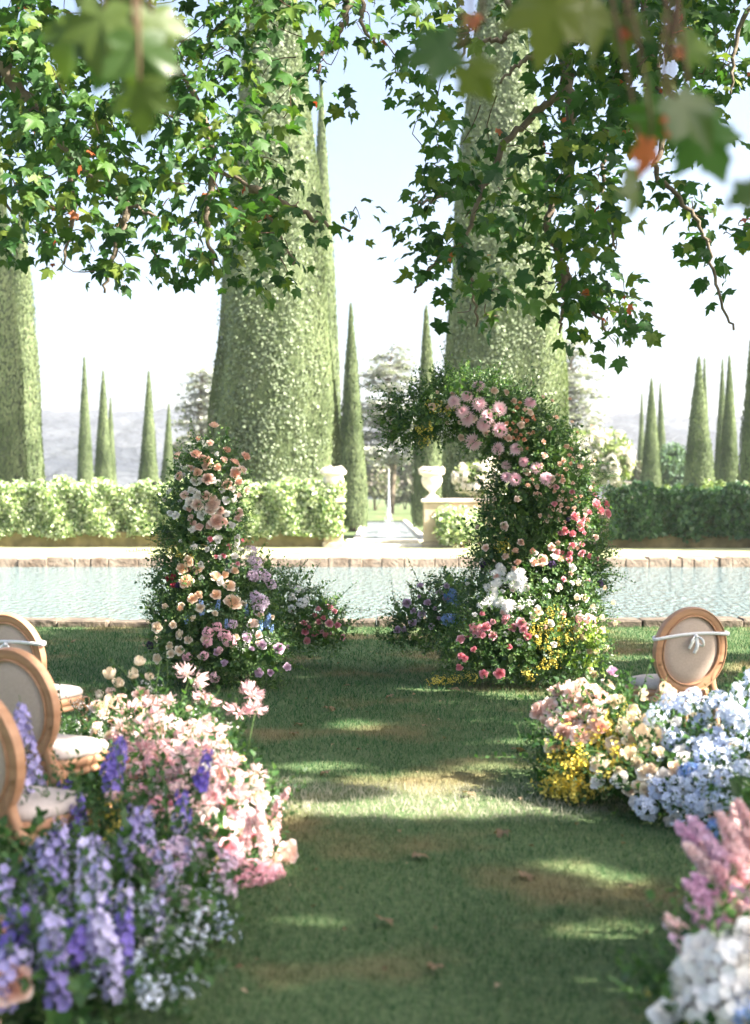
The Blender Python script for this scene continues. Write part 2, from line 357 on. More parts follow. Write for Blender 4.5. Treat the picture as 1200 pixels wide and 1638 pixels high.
# ------------------------------------------------------------------ leaf and flower templates (unit size)
def leaf(w_=0.3, fold=0.1, droop=0.12):
    """oval folded leaf, tip +Y, normal +Z"""
    V = [(0, 0, 0), (w_ * 0.75, 0.3, fold * 0.8), (w_, 0.55, fold * 0.7), (0, 1, -droop), (-w_, 0.55, fold * 0.7), (-w_ * 0.75, 0.3, fold * 0.8), (0, 0.45, -0.02)]
    return (np.array(V), np.array([(0, 1, 6, 5), (1, 2, 3, 6), (6, 3, 4, 5)]), 0)
def leaf2(w_=0.3, fold=0.12):
    V = [(0, 0, 0), (w_, 0.45, fold), (0, 1, -0.08), (-w_, 0.45, fold), (0, 0.5, -0.02)]
    return (np.array(V), np.array([(0, 1, 2, 4), (0, 4, 2, 3)]), 0)
def plane_leaf(seed=0, wide=1.0):
    r_ = random.Random(seed)
    pts = [(-90, .16), (-66, .42), (-44, .56), (-26, .72), (-16, .56), (-2, .52), (8, .70), (18, .72), (30, 1.0), (40, .78), (50, .66), (58, .60), (66, .78), (76, .84), (90, 1.15),
           (104, .84), (114, .78), (122, .60), (130, .66), (140, .78), (150, 1.0), (162, .72), (172, .70), (182, .52), (196, .56), (206, .72), (224, .56), (246, .42)]
    V = [(0, 0.1, 0.0)]; cu, fo = (.25, .7, .45, 1.0)[seed % 4], (.05, .25, -.1, .4)[seed % 4]
    for a, rr in pts:
        rr *= r_.uniform(.92, 1.08) * 0.62; x, y = rr * math.cos(R(a)) * wide, rr * math.sin(R(a)) + 0.1
        V.append((x, y, -cu * (x * x + (y - .1) ** 2) + fo * abs(x) + 0.05 * math.sin(7 * x + 5 * y + seed)))
    n_ = len(pts); F = [(0, 1 + i, 1 + (i + 1) % n_) for i in range(n_)]
    return (np.array(V), np.array(F), 0)
def sprig(nl=9, ll=0.26, lw=0.3, bend=0.25, seed=0, ang=50, stem=True):
    r_ = random.Random(seed); items = []
    def cur(t): return np.array((bend * t * t, 0, t * (1 - 0.15 * bend)))
    if stem:
        V, F = tube([cur(t) for t in np.linspace(0, 1, 5)], [0.014, 0.012, 0.009, 0.007, 0.004], 3, False)
        items.append((V, np.array(F), 1))
    base = leaf2(lw)
    pos = []; yd = []; nd = []; sc = []
    for i in range(nl):
        t = 0.12 + 0.88 * i / (nl - 1); a = i * 2.4 + r_.uniform(-.4, .4); tilt = R(ang * (1 - 0.6 * (i == nl - 1)) + r_.uniform(-15, 15))
        d = np.array((math.cos(a) * math.sin(tilt), math.sin(a) * math.sin(tilt), math.cos(tilt)))
        pos.append(cur(t)); yd.append(d); nd.append((-math.cos(a) * .6, -math.sin(a) * .6, 1.0)); sc.append(ll * (1.05 - 0.45 * t) * r_.uniform(.8, 1.15))
    mb = MB(); scatter(mb, [base], np.array(pos), frames_y(np.array(yd), np.array(nd)), np.array(sc))
    items.append((np.concatenate(mb.V), mb.F[0][0], 0))
    return merge_tpl(items)
SPRIGS = [sprig(9, .27, .34, .3, 1), sprig(12, .2, .3, .5, 2), sprig(7, .34, .38, .2, 3), sprig(14, .22, .17, .45, 4, 38)]
LONG = [sprig(16, .14, .34, .7, 11), sprig(18, .15, .2, .9, 12, 40), sprig(12, .17, .36, .5, 13)]

def grid_petal(R_, H, W, phi0, curl=0.0, r0=0.06, nu=4, nv=4, jit=0.0, seed=0, z0=0.0, pinch=1.0):
    r_ = random.Random(seed); V = []; k1, k2 = r_.uniform(-1, 1) * jit, r_.uniform(0, 6)
    for j in range(nv + 1):
        v = j / nv; rho = r0 + (R_ - r0) * math.sin(PI / 2 * v ** 0.85); z = z0 + H * v ** 1.35 - curl * max(0, v - 0.6) ** 1.4 * 2.2
        wd = W * (0.35 + 0.65 * math.sin(PI * min(1, (v * .75 + .12)) * pinch))
        for i in range(nu + 1):
            u = -1 + 2 * i / nu; edge = (1 - 0.16 * u * u * v)
            ph = phi0 + u * wd + 0.0
            rr = rho * (edge + 0.04 * jit * math.sin(5 * u + k2) * v) + 0.03 * u * u * R_
            V.append((rr * math.cos(ph), rr * math.sin(ph), (z - 0.10 * H * u * u * v) + k1 * 0.04 * v * math.sin(3 * u + k2)))
    F = [(j * (nu + 1) + i, j * (nu + 1) + i + 1, (j + 1) * (nu + 1) + i + 1, (j + 1) * (nu + 1) + i) for j in range(nv) for i in range(nu)]
    return np.array(V), np.array(F)
def calyx(mi=1, s=0.35, L=0.9):
    V, F = tube([(0, 0, -L), (0.03, 0, -L * .5), (0, 0, -0.05)], [0.045, 0.045, 0.05], 5, False); it = [(V, np.array(F), mi)]
    for k in range(5):
        a = k * 2 * PI / 5; V = [(0, 0, -.08), (s * .5 * math.cos(a - .35), s * .5 * math.sin(a - .35), -.02), (s * 1.2 * math.cos(a), s * 1.2 * math.sin(a), -.06), (s * .5 * math.cos(a + .35), s * .5 * math.sin(a + .35), -.02)]
        it.append((np.array(V), np.array([(0, 1, 2, 3)]), mi))
    return it
def rose_tpl(seed=0, openess=1.0, n_=24, ruffle=0.6):
    items = calyx(); r_ = random.Random(seed)
    for i in range(n_):
        t = i / (n_ - 1); ph = i * 2.39996 + r_.uniform(-.2, .2)
        R_ = 0.10 + 0.90 * t ** 1.0 * openess; H = 0.72 - 0.34 * t ** 1.8 * openess; W = 1.25 - 0.75 * t
        V, F = grid_petal(R_, H, W, ph, curl=0.34 * t ** 1.5, r0=0.03, nu=4, nv=4, jit=ruffle, seed=seed * 50 + i, z0=-.06)
        items.append((V, F, 0))
    return merge_tpl(items)
def cup_tpl(seed=0, n_=8):
    items = calyx(1, .25); r_ = random.Random(seed)
    for i in range(n_):
        t = i / (n_ - 1); V, F = grid_petal(0.38 + 0.2 * t, 1.0 - 0.1 * t, 0.75 - .15 * t, i * 2.4 + r_.uniform(-.15, .15), curl=0.15 * t, r0=0.1, jit=.8, seed=seed * 9 + i, nv=4)
        V = V.copy(); V[:, :2] *= (1 + 0.35 * np.sin(PI * np.clip(V[:, 2:3], 0, 1))); items.append((V, F, 0))
    return merge_tpl(items)
def mum_tpl(seed=0, n_=110):
    items = calyx(1, .3); r_ = random.Random(seed)
    for i in range(n_):
        t = i / (n_ - 1); a = i * 2.39996; th = R(8 + 88 * t ** .8) + r_.uniform(-.08, .08); L = 0.35 + 0.68 * t; wd = 0.07 + .035 * t
        d = np.array((math.sin(th) * math.cos(a), math.sin(th) * math.sin(a), math.cos(th))); sx = np.array((-math.sin(a), math.cos(a), 0)); up = np.cross(d, sx) * -1
        b0 = np.array((0, 0, 0.12 * (1 - t)))
        V = [b0 - sx * .02, b0 + sx * .02, b0 + d * L * .6 + sx * wd + up * .06, b0 + d * L * .6 - sx * wd + up * .06, b0 + d * L + up * .16 + sx * wd * .35, b0 + d * L + up * .16 - sx * wd * .35, b0 + d * L * .6 + up * .0]
        items.append((np.array(V), np.array([(0, 1, 2, 6), (1, 0, 6, 3)][:0] + [(0, 1, 2, 3), (3, 2, 4, 5)]), 0))
    return merge_tpl(items)
def floret(n_=5, w_=0.42, cup=0.25, mi=0):
    V = []; F = []
    for k in range(n_):
        a = k * 2 * PI / n_; c, s_ = math.cos(a), math.sin(a); o_ = len(V)
        for x, y, z in ((0.05, 0, 0), (0.55, -w_ * .9, cup * .5), (1.0, -.12, cup), (1.0, .12, cup), (0.55, w_ * .9, cup * .5)):
            V.append((x * c - y * s_, x * s_ + y * c, z))
        F += [(o_, o_ + 1, o_ + 2, o_ + 2)[:3] + (o_ + 3,), (o_, o_ + 3, o_ + 4, o_ + 4)[:3] + (o_ + 4,)][:0]
        F += [(o_, o_ + 1, o_ + 2, o_ + 3), (o_, o_ + 3, o_ + 4, o_ + 4)]
    F4 = [f for f in F if len(set(f)) == 4]; F3 = [(f[0], f[1], f[2]) for f in F if len(set(f)) == 3]
    return [(np.array(V), np.array(F4), mi), (np.array(V), np.array(F3), mi)]
def tpl_scatter(parts):
    """parts: list of (tpl, pos, R, sc) -> template"""
    items = []
    for tpl, pos, Rm, sc in parts:
        mb = MB(); scatter(mb, tpl, pos, Rm, sc); 
        for V, (F, mi) in zip(mb.V, mb.F):
            pass
        off = 0
        for V, (F, mi) in zip(mb.V, mb.F):
            items.append((V, F - off, mi)); off += len(V)
    return merge_tpl(items)
def cluster_tpl(seed=0, n_=34, flat=0.7, fs=0.3, n5=5):
    """rounded head of small florets (phlox, hydrangea, sweet william)"""
    g = np.random.default_rng(seed); z = g.uniform(-0.15, 1, n_); a = np.arange(n_) * 2.39996; r_ = np.sqrt(1 - z * z)
    d = np.stack([r_ * np.cos(a), r_ * np.sin(a), z], 1); pos = d * np.array((.85, .85, flat)) * g.uniform(.85, 1.1, (n_, 1))
    Rm = frames_z(d + g.normal(0, .3, (n_, 3)), g.uniform(0, 6, n_))
    t = tpl_scatter([(floret(n5), pos, Rm, g.uniform(.8, 1.2, n_) * fs)])
    st = []
    for i in range(0, n_, 3):
        V, F = tube([(0, 0, -.8), d[i] * .4 - np.array((0, 0, .25)), pos[i]], [.03, .02, .015], 3, False); st.append((V, np.array(F), 1))
    return merge_tpl(t + st)
def spike_tpl(seed=0, n_=44, H=1.0, r0=0.11, fs=0.075, bud=True, taper=0.55):
    """delphinium / larkspur spike, base at z=0"""
    g = np.random.default_rng(seed); t = np.linspace(0, 1, n_); a = np.arange(n_) * 2.39996 + g.uniform(-.3, .3, n_)
    z = 0.38 * H + 0.6 * H * t; rr = r0 * (1 - taper * t ** 1.3); bend = 0.06 * np.sin(seed) * (z / H) ** 2
    pos = np.stack([rr * np.cos(a) + bend, rr * np.sin(a), z], 1); d = np.stack([np.cos(a), np.sin(a), 0.25 + .5 * t], 1)
    fl = t < 0.8 if bud else t < 2
    parts = [(floret(5, .5, .3, 0), pos[fl], frames_z(d[fl] + g.normal(0, .25, (fl.sum(), 3)), g.uniform(0, 6, fl.sum())), (fs * (1.1 - .5 * t) * g.uniform(.8, 1.2, n_))[fl])]
    items = tpl_scatter(parts)
    if bud:
        b_ = ~fl; items += tpl_scatter([([leaf2(.35)[:2] + (2,)], pos[b_] * np.array((.6, .6, 1)), frames_y(d[b_] + np.array((0, 0, 1.)), np.tile([0, 0, 1.], (b_.sum(), 1)) + d[b_]), np.full(b_.sum(), fs * 1.0))])
    V, F = tube([(bend[0] * 0, 0, 0), (0, 0, .4 * H), (bend[-1], 0, H * .97)], [.012, .01, .004], 4, False); items.append((V, np.array(F), 1))
    lv = 6; aa = g.uniform(0, 6, lv); zz = g.uniform(.02, .36, lv) * H
    items += tpl_scatter([([leaf2(.28)[:2] + (1,)], np.stack([0 * aa, 0 * aa, zz], 1), frames_y(np.stack([np.cos(aa), np.sin(aa), .6 + 0 * aa], 1), np.tile([0, 0, 1.], (lv, 1))), np.full(lv, .14))])
    return merge_tpl(items)
def plume_tpl(seed=0, n_=420, H=1.0, r0=0.10):
    """feathery astilbe or stock plume"""
    g = np.random.default_rng(seed); t = g.uniform(0, 1, n_) ** .9; a = g.uniform(0, 6.283, n_); rr = r0 * (1 - t) ** .7 * np.sqrt(g.uniform(.1, 1, n_)) + .008
    pos = np.stack([rr * np.cos(a), rr * np.sin(a), .3 * H + .7 * H * t], 1)
    items = tpl_scatter([(floret(4, .5, .2, 0), pos, frames_z(g.normal(0, 1, (n_, 3)) + np.array((0, 0, .5))), g.uniform(.014, .026, n_))])
    V, F = tube([(0, 0, 0), (0, 0, H * .95)], [.01, .004], 4, False); items.append((V, np.array(F), 1))
    return merge_tpl(items)
def nerine_tpl(seed=0, n_=9):
    """umbel of starry lily florets on a bare stem, base z=0, head at z=1"""
    g = np.random.default_rng(seed); items = []
    V, F = tube([(0, 0, 0), (.04, 0, .5), (0, 0, .86)], [.014, .013, .012], 5, False); items.append((V, np.array(F), 1))
    pet = (np.array([(0, 0, 0), (.013, .08, .05), (.010, .15, .06), (0, .2, .01), (-.010, .15, .06), (-.013, .08, .05)]), np.array([(0, 1, 4, 5), (1, 2, 3, 4)]), 0)
    for i in range(n_):
        a = i * 2.4; th = R(g.uniform(20, 95)); d = np.array((math.sin(th) * math.cos(a), math.sin(th) * math.sin(a), math.cos(th))); c = np.array((0, 0, .86)) + d * .12
        V, F = tube([(0, 0, .86), c], [.007, .006], 3, False); items.append((V, np.array(F), 1))
        k = np.arange(6) * PI / 3; loc = np.stack([np.cos(k), np.sin(k), 0.9 + 0 * k], 1); Fm = frames_z(d[None])[0]
        yd = loc @ Fm.T; items += tpl_scatter([([pet], np.tile(c, (6, 1)), frames_y(yd, -np.tile(d, (6, 1)) + 0 * yd), np.full(6, .8))])
        items += tpl_scatter([([leaf2(.12)], np.tile(c, (5, 1)), frames_y(np.tile(d, (5, 1)) + g.normal(0, .25, (5, 3)), g.normal(0, 1, (5, 3))), np.full(5, .2))])
    return merge_tpl(items)
def spray_tpl(seed=0, n_=55, fs=0.05):
    """airy branching spray of tiny blossoms, base z=0"""
    g = np.random.default_rng(seed); items = []; tips = []
    for k in range(9):
        a = g.uniform(0, 6.28); th = g.uniform(.1, .75); L = g.uniform(.6, 1.05); d = np.array((math.sin(th) * math.cos(a), math.sin(th) * math.sin(a), math.cos(th)))
        V, F = tube([(0, 0, 0), d * L * .5, d * L + np.array((0, 0, -.08))], [.01, .007, .003], 3, False); items.append((V, np.array(F), 1))
        for q in range(n_ // 9): tips.append(d * L * g.uniform(.4, 1.02) + g.normal(0, .06, 3))
    tips = np.array(tips); N = len(tips)
    items += tpl_scatter([(floret(4, .55, .3), tips, frames_z(tips + g.normal(0, .4, (N, 3))), g.uniform(.8, 1.3, N) * fs)])
    return merge_tpl(items)

def tpl_mesh(name, tpl, mats):
    mb = MB()
    for V, F, mi in tpl: mb.add(V, F, mi)
    return mb.build(name, mats, smooth=True, link=False)
FK = {}     # flower kinds: name -> (list of meshes, radius in metres, mode)
def kind(name, tpls, mats, size, mode='head'):
    FK[name] = ([tpl_mesh(name, t, mats) for t in tpls], size, mode)
roseT = [rose_tpl(1), rose_tpl(2, .85, 20), rose_tpl(3, 1.1, 28, .9), rose_tpl(4, .65, 18)]
smallT = [rose_tpl(5, .85, 14), rose_tpl(6, .7, 12), rose_tpl(7, 1, 14)]
mumT = [mum_tpl(1), mum_tpl(2, 90)]
cupT = [cup_tpl(1), cup_tpl(2, 6)]
cluT = [cluster_tpl(1), cluster_tpl(2, 28), cluster_tpl(3, 40, .9)]
g_ = M['stem']
kind('peach_rose', roseT, [M['p_peach'], g_], .047)
kind('apricot_rose', roseT, [M['p_apricot'], g_], .056)
kind('white_rose', roseT, [M['p_white'], g_], .045)
kind('blush_rose', roseT, [M['p_blush'], g_], .052)
kind('cream_rose', roseT, [M['p_cream'], g_], .046)
kind('pink_rose', roseT, [M['p_pink'], g_], .040)
kind('light_pink_rose', roseT, [M['p_lightpink'], g_], .045)
kind('lilac_rose', roseT, [M['p_lilac'], g_], .045)
kind('red_rose', smallT, [M['p_red'], g_], .035)
kind('coral_spray_rose', smallT, [M['p_coral'], g_], .025)
kind('peach_spray_rose', smallT, [M['p_peach'], g_], .026)
kind('pink_chrysanthemum', mumT, [M['p_mum'], g_], .062)
kind('white_dahlia', mumT, [M['p_white'], g_], .05)
kind('cream_lisianthus', cupT, [M['p_cream'], g_], .045)
kind('white_lisianthus', cupT, [M['p_white'], g_], .042)
kind('pink_blossom_cluster', cluT, [M['p_lightpink'], g_], .05)
kind('white_blossom_cluster', cluT, [M['p_white'], g_], .06)
kind('lilac_blossom_cluster', cluT, [M['p_lilac'], g_], .06)
kind('sky_blossom_cluster', cluT, [M['p_sky'], g_], .07)
kind('blue_blossom_cluster', cluT, [M['p_blue'], g_], .05)
kind('blush_blossom_cluster', cluT, [M['p_rosewhite'], g_], .065)
kind('yellow_blossom_spray', [spray_tpl(1), spray_tpl(2), spray_tpl(3)], [M['p_yellow'], g_], .16, 'spike')
kind('white_blossom_spray', [spray_tpl(4, 45, .045), spray_tpl(5, 40, .05)], [M['p_white'], g_], .14, 'spike')
kind('blue_blossom_spray', [spray_tpl(6, 60, .06), spray_tpl(7, 50, .06)], [M['p_sky'], g_], .14, 'spike')
spT = [spike_tpl(1, 34, 1, .075, .058), spike_tpl(2, 28, 1, .07, .06), spike_tpl(3, 38, 1, .085, .058), spike_tpl(4, 30, 1, .065, .055)]
kind('purple_delphinium', spT, [M['p_purple'], g_, M['p_green']], .42, 'spike')
kind('deep_purple_delphinium', spT, [M['p_deep'], g_, M['p_green']], .42, 'spike')
kind('sky_blue_delphinium', spT, [M['p_sky'], g_, M['p_green']], .40, 'spike')
kind('blue_delphinium', spT, [M['p_blue'], g_, M['p_green']], .28, 'spike')
kind('pink_nerine', [nerine_tpl(1, 6), nerine_tpl(2, 5), nerine_tpl(3, 7)], [M['p_rosewhite'], g_], .42, 'spike')
kind('mauve_plume', [plume_tpl(1), plume_tpl(2)], [M['p_mauve'], g_], .5, 'spike')
kind('blush_plume', [plume_tpl(3), plume_tpl(4)], [M['p_rosewhite'], g_], .4, 'spike')
kind('dark_blossom_cluster', cluT, [M['p_dusk'], g_], .035)

# ------------------------------------------------------------------ setting: ground, pool, hills
PY0, PY1 = 19.0, 38.0          # pool near and far edge
mb = MB()
def sheet(x0, x1, y0, y1, nx=1, ny=1, z=0.0):
    xs = np.linspace(x0, x1, nx + 1); ys = np.linspace(y0, y1, ny + 1); X, Yy = np.meshgrid(xs, ys)
    V = np.stack([X.ravel(), Yy.ravel(), np.full(X.size, z)], 1)
    F = np.array([(j * (nx + 1) + i, j * (nx + 1) + i + 1, (j + 1) * (nx + 1) + i + 1, (j + 1) * (nx + 1) + i) for j in range(ny) for i in range(nx)])
    return V, F
for a in ((-1500, 1500, -60, PY0), (-1500, -32, PY0, PY1), (32, 1500, PY0, PY1), (-1500, -.55, 52.5, 92), (1.75, 1500, 52.5, 92), (-1500, 1500, 92, 1700)):
    mb.add(*sheet(*a))
lawn = mb.build('lawn', M['lawn'], smooth=False); tag(lawn, kind='structure')
mb = MB(); mb.add(*sheet(-1500, 1500, PY1, 52.5)); tag(mb.build('far_lawn', M['far_lawn'], smooth=False), kind='structure')
mb = MB(); mb.add(*sheet(-32, 32, PY0 + .01, PY1 - .01, z=-0.2)); tag(mb.build('pool_water', M['water']), kind='structure')
mb = MB(); mb.add(*sheet(-.55, 1.75, 52.5, 92, z=-0.06)); tag(mb.build('pond_water', M['pond']), kind='structure')
def coping_row(name, y0, y1, z0, z1, seed, mat='coping'):
    g = random.Random(seed); mb = MB(); x = -31.9
    while x < 31.5:
        wd = g.uniform(.3, .8); V, F = box(x + .008, x + wd - .008, y0 + g.uniform(-.02, .02), y1 + g.uniform(-.02, .02), z0, z1 + g.uniform(-.03, .02), .018)
        V = V + np.array([[g.uniform(-.012, .012) for _ in range(3)] for _ in V]); mb.add(V, F); x += wd
    return tag(mb.build(name, M[mat], smooth=False), kind='structure')
coping_row('pool_edge_near', 18.62, 19.08, -.35, .085, 3, 'coping_shaded')
coping_row('pool_edge_far', PY1 - .05, PY1 + .6, -.4, .04, 4)
def ridge(name, Y, pts, depth, amp, seed, mat):
    g = np.random.default_rng(seed); n_ = 260; xs = np.linspace(-Y * .62, Y * .62, n_); px = CX + xs * FPX / Y
    P = np.array(pts, float); top = np.interp(px, P[:, 0], P[:, 1]); z = CAMZ + (HY - top) * Y / FPX
    z = z + amp * (np.convolve(g.normal(0, 1, n_ + 8), np.ones(9) / 9, 'valid')[:n_] * 2) + amp * .5 * g.normal(0, 1, n_)
    rows = 14; V = []; 
    for j in range(rows):
        t = j / (rows - 1)
        V.append(np.stack([xs, np.full(n_, Y - depth * (1 - t)), z * (math.sin(t * PI / 2) ** 1.2) + (g.normal(0, amp * .35, n_) if 0 < j < rows - 1 else 0)], 1))
    V.append(np.stack([xs, np.full(n_, Y + depth * .6), 0 * z - 1], 1)); V = np.concatenate(V); V[:n_, 2] = -1
    F = np.array([(j * n_ + i, j * n_ + i + 1, (j + 1) * n_ + i + 1, (j + 1) * n_ + i) for j in range(rows) for i in range(n_ - 1)])
    mb = MB(); mb.add(V, F); return tag(mb.build(name, mat), kind='structure')
ridge('hills', 1150, [(-1000, 640), (0, 660), (150, 657), (340, 664), (560, 690), (700, 690), (860, 690), (930, 672), (985, 663), (1040, 668), (1100, 676), (1200, 672), (2200, 660)], 420, 2.2, 5, M['hill'])
ridge('near_hills', 620, [(-1000, 700), (0, 715), (100, 706), (230, 722), (400, 735), (650, 742), (900, 712), (1000, 728), (1200, 735), (2200, 700)], 180, 1.6, 6, M['hill'])

# ------------------------------------------------------------------ cypresses
def cypress_mesh(H, Rb, q, seed, dens, spr=0.26, ivy=None):
    g = np.random.default_rng(seed)
    def prof(t): return Rb * np.clip(1 - t ** q, 0, 1) * (0.86 + 0.14 * np.clip(t / .08, 0, 1)) + 0.02
    ph = g.uniform(0, 6, 6)
    def lump(t, a): return 1 + .05 * np.sin(3 * a + ph[0] + 5 * t) + .035 * np.sin(7 * a + ph[1] - 9 * t) + .03 * np.sin(23 * t + ph[2] + 2 * a)
    nz, na = 46, 30; V = []
    for i in range(nz + 1):
        t = i / nz; a = np.arange(na) / na * 2 * PI; r_ = prof(t) * lump(t, a) * .93
        V.append(np.stack([r_ * np.cos(a), r_ * np.sin(a), np.full(na, .25 + (H - .25) * t)], 1))
    F = np.array([(i * na + j, i * na + (j + 1) % na, (i + 1) * na + (j + 1) % na, (i + 1) * na + j) for i in range(nz) for j in range(na)])
    mb = MB(); mb.add(np.concatenate(V), F, 1)
    N = int(dens * H * Rb); t = 1 - np.sqrt(g.uniform(0, 1, N)); t = np.where(g.uniform(0, 1, N) < .25, g.uniform(0, 1, N), t); a = g.uniform(0, 2 * PI, N)
    r_ = prof(t) * lump(t, a); pos = np.stack([r_ * np.cos(a), r_ * np.sin(a), .2 + (H - .25) * t], 1)
    up = np.stack([.28 * np.cos(a), .28 * np.sin(a), 1 + 0 * a], 1) + g.normal(0, .16, (N, 3)); nr = np.stack([np.cos(a), np.sin(a), .2 + 0 * a], 1) + g.normal(0, .16, (N, 3))
    pos[:, 2] -= spr * .5
    scatter(mb, [leaf2(.22, .1)], pos, frames_y(up, nr), g.uniform(.6, 1.25, N) * spr)
    return mb, prof, lump
def trunk_mesh(r_, H):
    mb = MB(); mb.add(*tube([(0, 0, -.1), (0.02, 0, H * .3), (0, 0, H * .8)], [r_ * 1.4, r_, r_ * .3], 8)); return mb
def place_cypress(px, apex, hw, Y, label, q=1.25, seed=0, dens=800, spr=.17, group=None, proto=None):
    H = CAMZ + (HY - apex) * Y / FPX; Rb = hw * Y / FPX
    loc = ((px - CX) * Y / FPX, Y, 0)
    if proto is None:
        t = thing('cypress', label, 'cypress tree', loc, 0, group)
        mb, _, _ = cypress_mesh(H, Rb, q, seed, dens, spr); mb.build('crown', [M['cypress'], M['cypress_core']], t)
        trunk_mesh(Rb * .18, H).build('trunk', M['bark'], t); t['h'] = H; t['r'] = Rb
    else:
        t = copy_tree(proto); t.location = loc; s = Rb / proto['r']; t.scale = (s, s, H / proto['h']); t.rotation_euler = (.014 * math.sin(seed * 5), .016 * math.sin(seed * 3), seed * 1.7)
        tag(t, label, 'cypress tree', group)
    return t
GC = 'slender clipped cypresses beyond the hedge'
p1 = place_cypress(238, 593, 18, 95, 'single slender cypress standing between the paired group and the tallest flower column, left valley', 1.15, 1, group=GC)
p2 = place_cypress(1118, 570, 27, 82, 'broadest of the small cypresses above the shaded hedge, notch in its side', 1.3, 2, group=GC)
place_cypress(137, 570, 15, 95, 'leftmost and tallest of the three slim cypresses above the pale hedge', 1.15, 3, group=GC, proto=p1)
place_cypress(166, 592, 17, 100, 'middle slim cypress of the trio above the pale hedge', 1.2, 4, group=GC, proto=p1)
place_cypress(178, 635, 11, 114, 'shortest slim cypress, half hidden at the right of the trio above the pale hedge', 1.2, 5, group=GC, proto=p1)
place_cypress(267, 645, 13, 114, 'small cypress just beside the top of the peach rose column', 1.2, 6, group=GC, proto=p1)
place_cypress(1024, 628, 9, 118, 'thin cypress peeping out on the left of the right-hand pair', 1.2, 7, group=GC, proto=p1)
place_cypress(1041, 605, 19, 90, 'front cypress of the pair right of the arch, in front of the thin ones', 1.2, 8, group=GC, proto=p2)
place_cypress(1059, 612, 12, 112, 'cypress behind and right of the front one of the pair beside the grey bush', 1.2, 9, group=GC, proto=p1)
place_cypress(1126, 571, 12, 110, 'thin cypress tip rising just behind the broad notched cypress', 1.2, 10, group=GC, proto=p1)
place_cypress(1152, 573, 13, 92, 'narrow dark cypress squeezed against the left of a wider one near the right edge', 1.2, 11, group=GC, proto=p1)
place_cypress(1167, 568, 18, 84, 'pale sunlit cypress second from the right edge of the view', 1.2, 12, group=GC, proto=p2)
place_cypress(1216, 470, 34, 70, 'dark cypress cut off by the right edge of the view', 1.2, 13, group=GC, proto=p2)
GT = 'tall cypresses flanking the water axis'
p3 = place_cypress(-4, 200, 44, 60, 'wide tall cypress cut off by the left edge of the view', 1.5, 14, 600, .2, group=GT)
place_cypress(28, 320, 41, 67, 'tall cypress standing just behind the one at the left edge', 1.5, 15, group=GT, proto=p3)
place_cypress(519, 130, 29, 73, 'narrow dark cypress half hidden behind the big ivied cypress', 1.6, 16, group=GT, proto=p3)
place_cypress(564, 485, 25, 66, 'pointed cypress on the left of the fountain basin', 1.3, 17, group=GT, proto=p2)
place_cypress(687, 488, 27, 66.5, 'pointed cypress on the right of the fountain basin, behind the stone urn', 1.3, 18, group=GT, proto=p2)
# two giants with ivy on the side that faces the lawn
for px, hw, apex, Y, lab, sd_ in ((438, 103, -260, 56, 'giant tapering cypress clad in ivy behind the peach rose column', 31), (803, 103, -250, 56, 'giant tapering cypress clad in ivy behind the crescent flower arch', 32)):
    H = CAMZ + (HY - apex) * Y / FPX; Rb = hw * Y / FPX; g = np.random.default_rng(sd_)
    t = thing('giant_cypress', lab, 'cypress tree', ((px - CX) * Y / FPX, Y, 0), 0, 'giant ivied cypresses')
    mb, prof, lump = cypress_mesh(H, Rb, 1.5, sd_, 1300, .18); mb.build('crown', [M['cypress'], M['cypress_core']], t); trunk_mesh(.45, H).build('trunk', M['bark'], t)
    N = 26000; tt = g.uniform(0, .92, N) ** 1.15; a = R(-98) + g.normal(0, .55, N)
    keep = np.sin(a * 9 + tt * 38 + sd_) + np.sin(a * 5 - tt * 61) + g.normal(0, .7, N) > -.95; tt, a = tt[keep], a[keep]; N = len(a)
    r_ = prof(tt) * lump(tt, a) + g.uniform(-.05, .2, N); pos = np.stack([r_ * np.cos(a), r_ * np.sin(a), .2 + (H - .3) * tt], 1)
    nr = np.stack([np.cos(a), np.sin(a), .3 + 0 * a], 1) + g.normal(0, .36, (N, 3)); yd = g.normal(0, .6, (N, 3)) + np.array((0, 0, -.6))
    mb = MB(); scatter(mb, [leaf2(.42, .08)], pos, frames_y(yd, nr), g.uniform(.06, .16, N)); mb.build('ivy', M['ivy'], t)
# cypresses out of view on the right that shade the far hedge
for i, (x, y, h_) in enumerate(((17.2, 43.2, 15), (20.0, 42.6, 17), (23.0, 42.0, 18), (26.0, 41.2, 18))):
    t = copy_tree(p2); t.location = (x, y, 0); t.scale = (1.7 / p2['r'], 1.7 / p2['r'], h_ / p2['h'])
    tag(t, 'tall cypress in the row beyond the right end of the shaded hedge', 'cypress tree', 'cypress row beyond the right of the view')

